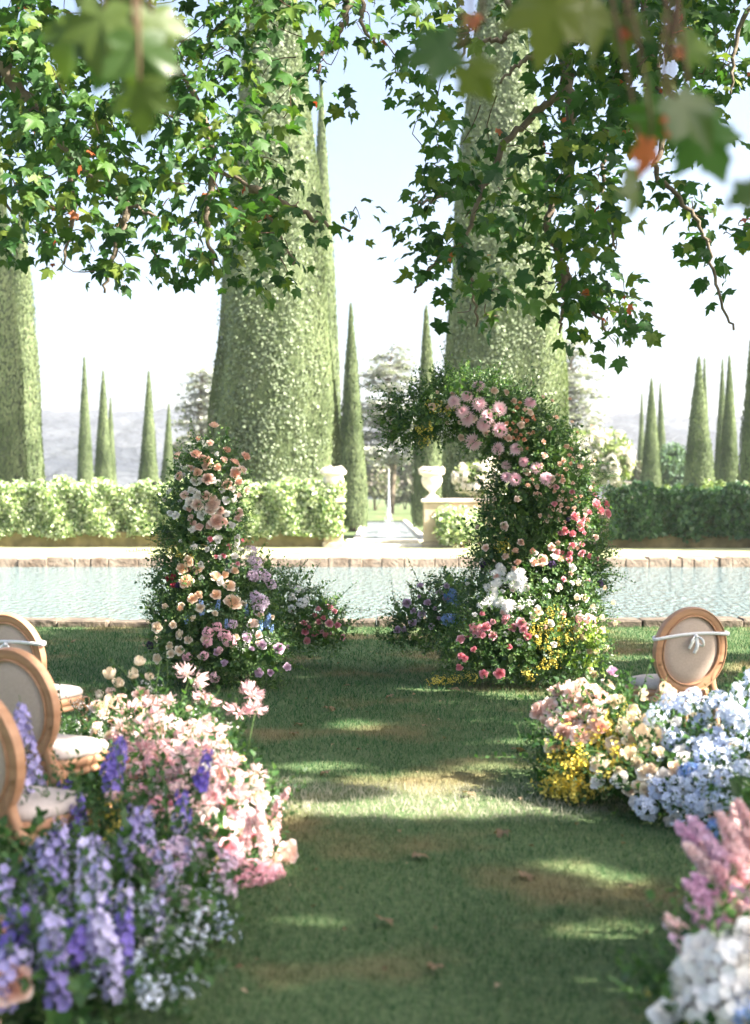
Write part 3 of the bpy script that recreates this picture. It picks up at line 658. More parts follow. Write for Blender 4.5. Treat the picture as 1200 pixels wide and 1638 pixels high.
# ------------------------------------------------------------------ cedars and far bushes in the haze
def cedar(px, top, Y, hw, label, seed):
    g = np.random.default_rng(seed); H = CAMZ + (HY - top) * Y / FPX; Rr = hw * Y / FPX
    t = thing('cedar_tree', label, 'cedar tree', ((px - CX) * Y / FPX, Y, 0), 0, 'hazy cedars beyond the garden')
    tm = MB(); tm.add(*tube(smooth_path([(0, 0, -.2), (.3, 0, H * .4), (-.2, 0, H * .75), (.1, 0, H * .97)], 10), np.linspace(.28, .05, 10), 8)); mb = MB()
    for k in range(70):
        u = g.uniform(.28, 1); a = g.uniform(0, 2 * PI); L = Rr * (1.15 - .75 * u ** 2) * g.uniform(.6, 1.05); z0 = H * u
        c, s_ = math.cos(a), math.sin(a); P = smooth_path([(0, 0, z0 - .3), (L * .4 * c, L * .4 * s_, z0 + .35), (L * c, L * s_, z0 + g.uniform(-.3, .4))], 8)
        tm.add(*tube(P, np.linspace(.08, .02, 8), 4))
        n_ = int(85 * L / 3); s0 = g.uniform(.3, 1.05, n_); base = np.stack([np.interp(s0, np.linspace(0, 1, 8), P[:, i]) for i in range(3)], 1)
        base += g.normal(0, 1, (n_, 3)) * np.array((.45, .45, .13)); nr = g.normal(0, .35, (n_, 3)) + np.array((0, 0, 1.)); yd = g.normal(0, 1, (n_, 3)) * np.array((1, 1, .2))
        scatter(mb, [leaf2(.4, .1)], base, frames_y(yd, nr), g.uniform(.25, .6, n_))
    tm.build('trunk', M['bark'], t); mb.build('crown', M['cedar'], t)
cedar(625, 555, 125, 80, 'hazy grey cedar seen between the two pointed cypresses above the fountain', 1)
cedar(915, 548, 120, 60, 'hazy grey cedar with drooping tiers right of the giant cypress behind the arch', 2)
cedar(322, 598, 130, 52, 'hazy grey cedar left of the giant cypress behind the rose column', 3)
def bush(name, label, cat, cx, cy, rx, ry, Y, mat, dens=500, ls=.16, seed=0, bloom=0, group=None, bloomr=.12):
    g = np.random.default_rng(seed); c = at(cx, cy, Y); a_, b_ = rx * Y / FPX, ry * Y / FPX
    t = thing(name, label, cat, (c[0], Y, 0), 0, group); mb = MB(); zc = max(c[2], b_ * .6)
    K = 9; cs = np.stack([g.uniform(-.6, .6, K) * a_, g.uniform(-.5, .5, K) * a_ * .7, zc + g.uniform(-.5, .45, K) * b_], 1); rr = g.uniform(.38, .6, K) * min(a_, b_ * 1.3)
    def samp(N, k_=1.0):
        j = g.integers(0, K, N); d = unit(g.normal(0, 1, (N, 3))); return cs[j] + d * rr[j][:, None] * g.uniform(.8, 1.08, (N, 1)) * k_, d
    P, d = samp(dens * 3); scatter(mb, [leaf2(.4, .1)], P, frames_y(g.normal(0, 1, P.shape) + d * .6, d + g.normal(0, .5, P.shape)), g.uniform(.7, 1.3, len(P)) * ls)
    P, d = samp(dens, .55); scatter(mb, [leaf2(.6, .1)], P, frames_y(g.normal(0, 1, P.shape), d), g.uniform(1, 1.8, len(P)) * ls)
    mb.build('foliage', mat, t)
    sm = MB()
    for k in range(5): sm.add(*tube(smooth_path([(g.uniform(-.1, .1), g.uniform(-.1, .1), -.05), tuple(cs[k] * .5), tuple(cs[k])], 6), np.linspace(.05, .02, 6), 5))
    sm.build('stems', M['twig'], t)
    if bloom:
        P, d = samp(bloom, 1.03); bm_ = MB(); scatter(bm_, cluster_tpl(seed, 16, .8, .5), P, frames_z(d + g.normal(0, .3, P.shape)), g.uniform(.6, 1.2, len(P)) * bloomr)
        bo = bm_.build('blossoms', [M['blossom'], M['stem']], t); bo['kind'] = 'stuff'
    return t
bush('rose_bush', 'white blooming rose bush spilling over the stone wall behind the arch', 'shrub', 772, 772, 52, 30, 49.6, M['bush_leaf'], 500, .12, 1, 190, bloomr=.16)
bush('flowering_bush', 'pale flowering bush in the haze right of the arch, behind the wall', 'shrub', 962, 738, 62, 48, 78, M['bush_leaf'], 700, .25, 2, 260, bloomr=.26)
bush('olive_bush', 'grey green bush between the paired cypresses and the broad notched one', 'shrub', 1078, 748, 34, 48, 100, M['grey_leaf'], 700, .28, 3)
bush('dark_bush', 'small dark bush at the foot of the paired cypresses', 'shrub', 1014, 752, 14, 32, 105, M['far_leaf'], 400, .28, 4)
bush('pedestal_shrub', 'leafy green shrub growing at the foot of the urn pedestal', 'shrub', 738, 840, 42, 36, 46.0, M['hedge_leaf'], 600, .13, 5)
GB = 'far hazy trees behind the fountain'
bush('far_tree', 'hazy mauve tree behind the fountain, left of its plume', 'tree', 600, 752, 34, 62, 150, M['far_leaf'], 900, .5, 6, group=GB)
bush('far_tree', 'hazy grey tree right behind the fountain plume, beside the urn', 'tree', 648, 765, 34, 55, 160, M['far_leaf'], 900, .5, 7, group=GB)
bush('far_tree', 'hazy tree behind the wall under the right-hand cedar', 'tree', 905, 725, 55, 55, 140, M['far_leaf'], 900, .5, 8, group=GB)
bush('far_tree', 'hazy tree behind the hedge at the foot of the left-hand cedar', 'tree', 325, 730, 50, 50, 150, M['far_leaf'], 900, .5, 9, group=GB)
# small building behind the wall
t = thing('garden_pavilion', 'small pale low building with flat roof far behind the wall', 'building', (at(1000, 780, 95)[0], 95, 0))
mb = MB(); mb.add(*box(-1.0, 1.2, -1, 1, 0, 2.2, .02)); mb.build('wall', M['stone'], t, False)
mb = MB(); mb.add(*box(-1.25, 1.45, -1.2, 1.2, 2.2, 2.5, .03)); mb.build('roof', M['roof_pale'], t, False)

# ------------------------------------------------------------------ hedges, walls, pedestals, urns
def hedge(name, label, x0, x1, y0, y1, z0, ztop, mat, N, ls, seed, blossoms=0):
    g = np.random.default_rng(seed); t = thing(name, label, 'hedge', ((x0 + x1) / 2, y0, 0)); ox = (x0 + x1) / 2
    mb = MB(); V, F = box(x0 - ox + .12, x1 - ox - .12, .2, y1 - y0 - .12, z0, ztop - .18, .1); mb.add(V, F, 1)
    ph = g.uniform(0, 6, 6)
    def bump(x, z): return .14 * np.sin(1.3 * x + ph[3]) * np.sin(2.9 * x + ph[0]) + .10 * np.sin(5.1 * x + 3 * z + ph[1]) + .06 * np.sin(9.7 * x - 5 * z + ph[2])
    for part, n_ in (('front', int(N * .6)), ('top', int(N * .4))):
        x = g.uniform(x0, x1, n_) - ox
        if part == 'front':
            z = z0 + (ztop - z0) * g.uniform(0, 1, n_); P = np.stack([x, -bump(x, z) + g.uniform(-.08, .16, n_), z + .06 * np.sin(3 * x)], 1); nr = np.tile([0, -1., .3], (n_, 1))
        else:
            y = g.uniform(0, y1 - y0, n_); P = np.stack([x, y, ztop + bump(x, y) * 1.1 + .04 * np.abs(g.normal(0, 1, n_)) - .05], 1); nr = np.tile([0, -.2, 1.], (n_, 1))
        scatter(mb, [leaf2(.38, .1)], P, frames_y(g.normal(0, .7, P.shape) + nr * .5 + np.array((0, 0, .3)), nr + g.normal(0, .55, P.shape)), g.uniform(.7, 1.4, n_) * ls)
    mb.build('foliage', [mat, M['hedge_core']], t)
    return t
hedge('pale_hedge', 'bright hedge with sun highlights painted in its leaves along the far side of the pool', -14, -.98, 46.6, 48.4, .35, 1.92, M['hedge_leaf'], 36000, .115, 1)
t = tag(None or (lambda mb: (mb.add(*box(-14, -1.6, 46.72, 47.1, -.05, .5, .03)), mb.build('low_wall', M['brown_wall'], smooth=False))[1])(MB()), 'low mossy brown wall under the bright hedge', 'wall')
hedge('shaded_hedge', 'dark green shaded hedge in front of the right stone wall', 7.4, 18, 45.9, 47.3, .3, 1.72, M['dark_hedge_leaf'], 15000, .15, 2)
mb = MB(); mb.add(*box(7.3, 18, 46.05, 46.6, -.05, .42, .03)); tag(mb.build('low_wall', M['brown_wall'], smooth=False), 'low dark brown wall under the shaded hedge', 'wall')
t = thing('garden_wall', 'sandy stone wall with pale coping right of the steps', 'wall', (2.4, 47.4, 0))
mb = MB(); mb.add(*box(0, 15.6, 0, .5, -.05, 1.42, .02)); mb.build('masonry', M['stone'], t, False)
mb = MB(); x = 0
while x < 15.4: mb.add(*box(x + .01, x + .99, -.07, .57, 1.42, 1.55, .02)); x += 1
mb.build('coping', M['roof_pale'], t, False)
hedge('climber_hedge', 'tangled green climber growing on top of the right stone wall', 9.2, 17.5, 47.7, 48.5, 1.3, 1.8, M['bush_leaf'], 4000, .13, 5)
def pedestal(x, label, wd=.8):
    t = thing('stone_pedestal', label, 'pedestal', (x, 46.9, 0), 0, 'stone pedestals by the steps')
    h_ = wd / 2
    mb = MB(); mb.add(*box(-h_ - .05, h_ + .05, -h_ - .05, h_ + .05, -.05, .16, .03)); mb.build('plinth', M['stone'], t, False)
    mb = MB(); mb.add(*box(-h_, h_, -h_, h_, .16, 1.42, .02)); mb.build('shaft', M['stone'], t, False)
    mb = MB(); mb.add(*box(-h_ - .08, h_ + .08, -h_ - .08, h_ + .08, 1.42, 1.55, .03)); mb.build('cap', M['pale_stone'], t, False)
    return t
pedestal(1.98, 'sandy stone pedestal carrying the urn on the right of the steps', .85)
pedestal(-1.33, 'pale stone pedestal half swallowed by the bright hedge, left of the steps', .6)
def urn(x, label, seed):
    t = thing('stone_urn', label, 'urn', (x, 46.9, 1.55), 0, 'stone urns on the pedestals'); s = 1.0
    prof = [(0.20, 0), (.22, .03), (.20, .07), (.12, .11), (.08, .17), (.09, .22), (.17, .30), (.27, .40), (.32, .52), (.33, .62), (.30, .70), (.31, .74), (.39, .78), (.41, .82), (.38, .85), (.31, .86), (.26, .80), (.05, .78)]
    mb = MB(); mb.add(*lathe(prof, 32, 8, .025)); mb.build('bowl', M['pale_stone'], t)
    g = np.random.default_rng(seed); mb = MB(); N = 34; a = g.uniform(0, 6.28, N); rr = .36 * np.sqrt(g.uniform(0, 1, N)); P = np.stack([rr * np.cos(a), rr * np.sin(a), .86 + .12 * g.uniform(0, 1, N) * (1 - rr)], 1)
    scatter(mb, cluster_tpl(3, 18, .8, .5), P, frames_z(P * np.array((1, 1, 0)) + np.array((0, 0, .5))), g.uniform(.06, .1, N))
    mb.build('blossom_filling', [M['blossom'], M['stem']], t)
urn(1.82, 'carved pale stone urn with white blooms beside the crescent arch', 1)
urn(-1.33, 'weathered pale urn on the pedestal at the end of the bright hedge', 2)
mb = MB(); mb.add(*box(-1.0, 1.52, 46.7, 47.5, -.05, .09, .02)); mb.add(*box(-1.0, 1.52, 50.5, 51.3, -.05, .12, .02)); tag(mb.build('stone_steps', M['pale_stone'], smooth=False), kind='structure')
mb = MB()
for a in ((-.8, -.55, 52.3, 92.2), (1.75, 2.0, 52.3, 92.2)): mb.add(*box(a[0], a[1], a[2], a[3], -.2, .06, .02))
mb.add(*box(-.55, 1.75, 52.25, 52.5, -.2, .058, .02)); tag(mb.build('pond_edge', M['pale_stone'], smooth=False), kind='structure')
# fountain: a jet of drops over the basin
g = np.random.default_rng(3); N = 2200; Yf = 64; fx = at(622, 0, Yf)[0]
t = thing('fountain_jet', 'white spraying fountain jet seen between the two pointed cypresses', 'fountain', (fx, Yf, -.06))
mb = MB(); h = g.uniform(0, 1, N) ** 1.3; a = g.uniform(0, 6.283, N); rr = (.02 + .07 * (1 - h) + np.where(g.uniform(0, 1, N) < .3, .45 * (1 - h) ** 5, 0)) * np.sqrt(g.uniform(0, 1, N))
oc = (np.array([(1, 0, 0), (0, 1, 0), (-1, 0, 0), (0, -1, 0), (0, 0, 1.6), (0, 0, -1)]), np.array([(0, 1, 4), (1, 2, 4), (2, 3, 4), (3, 0, 4), (1, 0, 5), (2, 1, 5), (3, 2, 5), (0, 3, 5)]), 0)
scatter(mb, [oc], np.stack([rr * np.cos(a), rr * np.sin(a), 2.85 * h], 1), frames_z(g.normal(0, .2, (N, 3)) + np.array((0, 0, 1.))), g.uniform(.008, .02, N)); mb.build('water_plume', M['white_spray'], t)
mb = MB(); mb.add(*lathe([(.02, -.3), (.12, -.28), (.09, 0), (.05, .12), (.03, .2)], 12)); mb.build('nozzle', M['pale_stone'], t)

# ------------------------------------------------------------------ gaps in the canopy: where sun reaches lawn and flowers
HG = []   # ground ellipses (centre x, y, half x, half y in metres)
for x, y, rx, ry in ((690, 1292, 190, 15), (510, 1296, 90, 11), (610, 1250, 170, 7), (500, 1225, 80, 5), (860, 1240, 120, 7), (790, 1228, 70, 5),
                     (560, 1160, 42, 6), (800, 1187, 60, 3), (640, 1074, 78, 6), (500, 1076, 60, 6), (830, 1110, 85, 7), (800, 1096, 60, 4), (120, 1094, 60, 7), (330, 1100, 26, 3),
                     (1030, 1290, 50, 6), (880, 1385, 88, 6), (960, 1402, 64, 4), (1000, 1420, 60, 8), (700, 1420, 60, 4), (430, 1580, 26, 8), (500, 1440, 48, 4), (470, 1470, 48, 3),
                     (990, 1052, 60, 4), (1010, 1078, 50, 4), (1190, 1040, 60, 5), (1180, 1068, 50, 6), (440, 1310, 60, 10), (530, 1480, 40, 6), (870, 1500, 40, 3), (340, 1015, 40, 3), (560, 1010, 60, 3), (800, 1040, 40, 4), (1000, 1450, 40, 4), (250, 1060, 40, 3)):
    a, b_, c = ground_at(x, y), ground_at(x, y - ry), ground_at(x, y + ry)
    HG.append((a[0], a[1], rx * a[1] / FPX, max(.13, (b_[1] - c[1]) / 2 + .04)))
HP = []   # 3-D points kept in the sun (point, radius)
for x, y, Y, r_ in ((350, 740, 13.2, .3), (345, 840, 13.2, .3), (350, 910, 13.1, .22), (400, 1040, 12.8, .28), (780, 665, 13.2, .3), (860, 740, 13.2, .25), (915, 830, 13.2, .22), (835, 960, 13, .25), (770, 1050, 12.8, .22), (345, 800, 13.2, .22), (370, 780, 13.2, .18), (330, 850, 13.1, .15), (360, 905, 13, .12), (410, 1000, 12.8, .2), (930, 1010, 13, .22), (960, 1060, 12.8, .25), (880, 1010, 12.8, .16), (820, 950, 12.9, .2), (790, 985, 12.8, .2),
                    (760, 650, 13.2, .15), (850, 700, 13.2, .15), (700, 640, 13.4, .15), (930, 780, 13.2, .12), (690, 1080, 12.8, .15), (510, 985, 14.5, .15),
                    (230, 1130, 8.2, .25), (300, 1170, 7.7, .25), (250, 1210, 7.4, .22), (350, 1270, 7, .25), (400, 1330, 6.6, .25), (380, 1260, 7.0, .2), (180, 1140, 8, .2), (300, 1330, 6.3, .15),
                    (900, 1150, 8.5, .28), (950, 1190, 8.3, .3), (920, 1240, 8.0, .2), (1010, 1130, 8.4, .22), (1100, 1150, 8, .18), (1150, 1220, 7.8, .25), (1060, 1260, 7.6, .18), (1110, 1290, 7.5, .2), (1160, 1350, 5.6, .15), (1150, 1560, 4.3, .2), (1180, 1440, 5, .1),
                    (50, 1080, 7, .1), (100, 1200, 7.2, .12), (1130, 1090, 9.6, .1)):
    HP.append((at(x, y, Y), r_))
HPc = np.array([p for p, _ in HP]); HPr = np.array([r_ for _, r_ in HP])
def in_gap(P, extra=0.03):
    """leaves that would shade a sunny patch"""
    k = P[:, 2] / SN[2]; G = P - k[:, None] * SN[None]; bad = np.zeros(len(P), bool); nz = 1 + .5 * np.sin(5.3 * G[:, 0] + 2 * np.sin(4.1 * G[:, 1])) * np.sin(7.7 * G[:, 1] + 1.3 * G[:, 0])
    for gx, gy, a, b_ in HG: bad |= ((G[:, 0] - gx) / (a + extra)) ** 2 + ((G[:, 1] - gy) / (b_ + extra)) ** 2 < nz
    for c, r_ in zip(HPc, HPr):
        d = P - c; t = d @ SN; q = d - t[:, None] * SN; bad |= (t > 0) & ((q ** 2).sum(1) < (r_ + extra) ** 2)
    bad |= (G[:, 1] > 19.3)      # nothing shades the pool
    return bad

# ------------------------------------------------------------------ plane trees
PLT = [plane_leaf(i, .9 + .1 * i) for i in range(4)]
MAP = ["899973277642435025888776", "995266766323435013777776", "995238872223335002677665",
       "998437753123212002666665", "998617742000010003554321", "898714863100015105443210", "768725655200036545642220", "765445776432043446730041",
       "673214566300036325620032", "013413423100023213510031", "000000000000012203441002", "000000000000000100131000"]
BR = {'left': [[(-900, -1100, 13), (-500, -500, 12.5), (-120, -20, 12), (0, 105, 12), (60, 180, 12), (110, 245, 11.8), (160, 295, 11.6), (205, 325, 11.5), (255, 350, 11.5)],
               [(-200, -600, 12), (100, -200, 12), (250, 60, 11.8), (300, 130, 11.7), (335, 215, 11.6), (345, 265, 11.6), (405, 300, 11.5), (440, 360, 11.5), (470, 420, 11.5)],
               [(100, -200, 12), (350, -150, 12.2), (560, -20, 12), (580, 40, 12), (612, 80, 12)], [(560, -20, 12), (545, 50, 12), (515, 90, 11.9), (505, 130, 11.8)],
               [(345, 265, 11.6), (330, 350, 11.5), (345, 440, 11.5)], [(110, 245, 11.8), (120, 340, 11.8), (100, 420, 11.7)], [(205, 325, 11.5), (185, 400, 11.5), (165, 470, 11.5)],
               [(0, 105, 12), (-20, 250, 12), (30, 360, 12)], [(405, 300, 11.5), (480, 340, 11.4), (560, 372, 11.4)]],
      'right': [[(2300, -1100, 12.5), (1500, -600, 12.2), (900, -200, 12), (900, 0, 12), (905, 80, 12), (912, 160, 11.9), (912, 240, 11.8), (905, 290, 11.8), (875, 355, 11.7), (905, 430, 11.7), (940, 480, 11.6), (975, 535, 11.6)],
                [(905, 430, 11.7), (902, 480, 11.7), (895, 530, 11.7)], [(908, 140, 11.9), (860, 180, 11.9), (810, 230, 11.8), (780, 290, 11.8), (745, 385, 11.7), (755, 460, 11.7), (765, 520, 11.7)],
                [(900, -200, 12), (815, -60, 12), (822, 40, 12), (790, 65, 12), (755, 65, 12), (725, 110, 12)], [(1300, -400, 11.5), (1050, -60, 11.8), (1040, 60, 11.8), (1055, 130, 11.8), (1062, 210, 11.7), (1052, 280, 11.6), (1100, 330, 11.6), (1128, 385, 11.6), (1148, 470, 11.6), (1172, 525, 11.6)],
                [(780, 290, 11.8), (720, 310, 11.8), (660, 330, 11.8)], [(745, 385, 11.7), (700, 420, 11.7), (660, 470, 11.7)], [(1300, -400, 11.5), (1230, -60, 11.6), (1180, 60, 11.6), (1170, 150, 11.6)],
                [(815, -60, 12), (960, 30, 11.8), (985, 120, 11.8), (970, 220, 11.7), (965, 300, 11.7), (985, 400, 11.7)], [(905, 60, 12), (850, 90, 12), (800, 130, 12)]]}
def branch_mesh(tm, side):
    pts = []
    for k, b_ in enumerate(BR[side]):
        P = smooth_path([at(*q) for q in b_], 7 * len(b_)); r0 = (.16, .05, .04)[min(k, 2)] if k == 0 else .035
        n_ = len(P)
        rad = np.linspace(r0, .009, n_) if k else np.interp(np.arange(n_) / (n_ - 1), [0, .35, .5, 1], [.18, .07, .045, .009])
        P = P + np.random.default_rng(k).normal(0, .012, P.shape); tm.add(*tube(P, rad, 7)); pts.append(P)
    return np.concatenate(pts)
def canopy(mb, c, r3, N, size, g, skip=None, tm=None):
    """bulk of a crown, above and beside the view"""
    K = 40; cc = unit(g.normal(0, 1, (K, 3))) * g.uniform(.1, .85, (K, 1)) * np.array(r3) + np.array(c); j = g.integers(0, K, N)
    rr = g.uniform(.9, 2.0, K)
    P = cc[j] + unit(g.normal(0, 1, (N, 3))) * (g.uniform(.1, 1, (N, 1)) ** .5) * rr[j][:, None] * np.array((1, 1, .7))
    P = P[~in_gap(P, size * .42)]
    # keep out of the picture: only above and beside the frame
    px = CX + P[:, 0] * FPX / np.maximum(P[:, 1], .1); py = HY - (P[:, 2] - CAMZ) * FPX / np.maximum(P[:, 1], .1)
    vis = (P[:, 1] > .2) & (px > -60) & (px < 1260) & (py > -50) & (py < 1700); P = P[~vis]; P = P[P[:, 2] > 2.6]; N = len(P)
    for q in range(4):
        s_ = slice(q, None, 4); Q = P[s_]; n_ = len(Q)
        scatter(mb, [PLT[q]], Q, frames_y(g.normal(0, 1, (n_, 3)) + np.array((0, 0, -.5)), g.normal(0, .6, (n_, 3)) + np.array((0, 0, 1.)) + SN * .3), g.uniform(.75, 1.25, n_) * size)
    if tm is not None:
        for k in range(0, K, 2):
            a = np.array((c[0], c[1], c[2] - r3[2] * .8)); P2 = smooth_path([a, (a + cc[k]) / 2 + g.normal(0, .4, 3), cc[k]], 9)
            qx = CX + P2[:, 0] * FPX / np.maximum(P2[:, 1], .1); qy = HY - (P2[:, 2] - CAMZ) * FPX / np.maximum(P2[:, 1], .1)
            if in_gap(P2[2:], .12).any() or ((P2[:, 1] > .2) & (qx > -80) & (qx < 1280) & (qy > -50)).any(): continue
            tm.add(*tube(P2, np.linspace(.13, .03, 9), 6))
def plane_tree(label, base, crown_c, crown_r, N, size, seed, side=None, near=None, group='plane trees shading the lawn'):
    g = np.random.default_rng(seed); t = thing('plane_tree', label, 'tree', (0, 0, 0), 0, group)
    tm = MB(); mb = MB(); bx, by = base
    fork = np.array((crown_c[0], crown_c[1], crown_c[2] - crown_r[2] * .8))
    tm.add(*tube(smooth_path([(bx, by, -.1), (bx + .1, by, 1.5), (bx, by + .1, 3), tuple(fork), (fork[0], fork[1], fork[2] + 2.5)], 22), np.interp(np.linspace(0, 1, 22), [0, .05, .5, 1], [.48, .36, .27, .1]), 14))
    canopy(mb, crown_c, crown_r, N, size, g, tm=tm)
    rd = MB()
    if side:
        BP = branch_mesh(tm, side)
        for S0, ra in ((BR[side][0][0], .18), (BR[side][1 if side == 'left' else 4][0], .05)):
            p0 = at(*S0); tm.add(*tube(smooth_path([fork - np.array((0, 0, .3)), fork, (fork + p0) / 2 + np.array((0, 0, .5)), p0], 10), np.linspace(.2, ra, 10), 8))
        tpos, ty, tn, ts = [], [], [], []; rp = []
        for r_, row in enumerate(MAP):
            for c_, ch in enumerate(row):
                if (c_ < 13) != (side == 'left'): continue
                k = int(ch) * (.5 if side == 'left' else .58)
                k = int(k) + (g.uniform() < k - int(k))
                for _ in range(k):
                    cpx, cpy = c_ * 50 + g.uniform(-4, 54), r_ * 50 + g.uniform(-8, 52); Y = g.uniform(10.2, 13.2); c = at(cpx, cpy - 34, Y)
                    dd = ((BP - c) ** 2 * np.array((1, .35, 1))).sum(1); nb = BP[dd.argmin()]; v = nb - c; L = np.linalg.norm(v)
                    root = c + v / max(L, .01) * min(L, .5) + np.array((0, 0, .08))
                    tw = smooth_path([root, (root + c) / 2 + g.normal(0, .04, 3), c], 5); tm.add(*tube(tw, np.linspace(.006, .003, 5), 3, False), mi=1) if g.uniform() < .6 else None
                    nl = g.integers(6, 12)
                    for q in range(nl):
                        o_ = g.normal(0, 1, 3) * np.array((.10, .12, .085)); tpos.append(c + o_); d = o_ * np.array((1, 1, .6)) / .12 + g.normal(0, .35, 3) + np.array((0, 0, -.75)); ty.append(d)
                        tn.append(np.array((0, -.55, .75)) + g.normal(0, .45, 3)); ts.append((.4 + .8 * g.uniform() ** .8) * .138)
        P = np.array(tpos); ty = np.array(ty); tn = np.array(tn); ts = np.array(ts)
        ty = unit(ty); ok = ~in_gap(P, 0.0) | (g.uniform(0, 1, len(P)) < .8); P, ty, tn, ts = P[ok], ty[ok], tn[ok], ts[ok]
        red = g.uniform(0, 1, len(P)) < .012
        for q in range(4):
            idx = np.where(~red)[0][q::4]; scatter(mb, [PLT[q]], P[idx], frames_y(ty[idx], tn[idx]), ts[idx])
        ri = np.where(red)[0]; scatter(rd, [PLT[0]], P[ri], frames_y(ty[ri], tn[ri]), ts[ri] * .7)
    if near:
        for q, (x, y, Y, s_, ang, tilt, m_) in enumerate(near):
            c = at(x, y, Y); d = np.array((math.cos(R(ang)), .15 * math.sin(q), math.sin(R(ang)))); nr = np.array((math.sin(R(tilt)), -math.cos(R(tilt)), .35))
            (rd if m_ == 2 else mb).add(*(lambda V, F: ((V @ frames_y(d[None], nr[None])[0].T) * s_ + c, F))(PLT[q % 4][0], PLT[q % 4][1]), 0 if m_ == 2 else (1 if m_ else 0))
            tm.add(*tube(smooth_path([c, c - d * s_ * .3 + np.array((0, 0, .05)), c + np.array((.06 * math.sin(q * 3), .1, .5))], 8), np.linspace(.0025, .005, 8), 4), mi=1)
    tr = tm.build('trunk', [M['bark'], M['twig']], t); mb.build('crown', [M['plane_leaf'], M['near_leaf']], t)
    if rd.n: rd.build('turning_leaves', M['red_leaf'], t)
    return t
NEAR_L = [(165, 15, 3.0, .17, -95, 10, 1), (222, 65, 2.9, .17, -80, 20, 1), (222, 135, 2.9, .13, -92, -10, 1), (120, 40, 3.1, .15, -120, -20, 1), (245, 20, 3.1, .15, -70, 15, 1), (200, -10, 3.2, .18, -100, -30, 1), (185, 60, 3.2, .15, -110, 30, 0)]
NEAR_R = [(722, 75, 2.9, .14, 195, 15, 1), (752, 108, 3.0, .11, -55, -25, 1), (885, 0, 3.0, .17, -100, 10, 1), (935, 10, 3.1, .14, -60, 30, 1), (850, 5, 3.3, .11, -120, -10, 1), (1085, 160, 2.9, .15, -45, 15, 1), (1118, 205, 3.0, .15, -62, -15, 0), (1062, 175, 3.1, .13, -120, 20, 0), (1036, 228, 3.0, .09, -95, 30, 2), (1075, 185, 3.1, .08, -50, 0, 2),
          (1022, 285, 3.1, .12, -92, 65, 1), (1000, 30, 3.3, .11, -100, -20, 1), (997, 45, 3.3, .05, -100, -20, 2), (1205, 305, 2.6, .07, 200, 10, 1), (765, 35, 3.4, .05, 140, 10, 2), (1100, 80, 3.3, .1, 20, 10, 0), (1080, 85, 3.4, .05, 20, 10, 2)]
plane_tree('plane tree whose leafy boughs hang in from the upper left', (-8.5, 12.5), (-3.0, 11.8, 8.9), (7.4, 3.6, 2.6), 15000, .24, 1, 'left')
plane_tree('plane tree whose long boughs hang down in the upper right', (9.5, 12.0), (9.2, 11.6, 8.6), (6.2, 5.0, 3.2), 30000, .26, 2, 'right')
plane_tree('plane tree reaching blurred turning leaves into the upper right corner', (10.5, 3.0), (9.8, 3.4, 8.4), (6.0, 5.2, 3.2), 30000, .26, 3, None, NEAR_R)
plane_tree('plane tree dipping blurred pale leaves into the upper left corner', (-7.5, 1.0), (-5.0, 1.5, 7.6), (4.2, 3.4, 2.4), 5000, .24, 4, None, NEAR_L)

# ------------------------------------------------------------------ grass
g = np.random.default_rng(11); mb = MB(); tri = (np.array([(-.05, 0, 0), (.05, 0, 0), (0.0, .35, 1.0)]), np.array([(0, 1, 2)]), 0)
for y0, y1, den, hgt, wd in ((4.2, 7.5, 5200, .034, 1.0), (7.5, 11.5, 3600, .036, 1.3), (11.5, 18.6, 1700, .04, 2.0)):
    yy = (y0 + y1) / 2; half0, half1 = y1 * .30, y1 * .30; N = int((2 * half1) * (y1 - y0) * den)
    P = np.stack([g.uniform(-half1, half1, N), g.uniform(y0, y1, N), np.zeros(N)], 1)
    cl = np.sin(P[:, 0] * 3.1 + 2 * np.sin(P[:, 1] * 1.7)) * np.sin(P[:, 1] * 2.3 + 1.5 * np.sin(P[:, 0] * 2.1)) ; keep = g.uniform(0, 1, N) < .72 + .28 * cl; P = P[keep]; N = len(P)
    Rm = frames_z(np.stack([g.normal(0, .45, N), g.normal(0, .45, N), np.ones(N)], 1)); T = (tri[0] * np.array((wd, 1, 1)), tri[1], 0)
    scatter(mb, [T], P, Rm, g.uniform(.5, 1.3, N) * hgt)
tag(mb.build('grass', M['grass_blade'], smooth=False), 'short green lawn grass with drier straw coloured patches and a pale painted sun band', 'grass', kind='stuff')

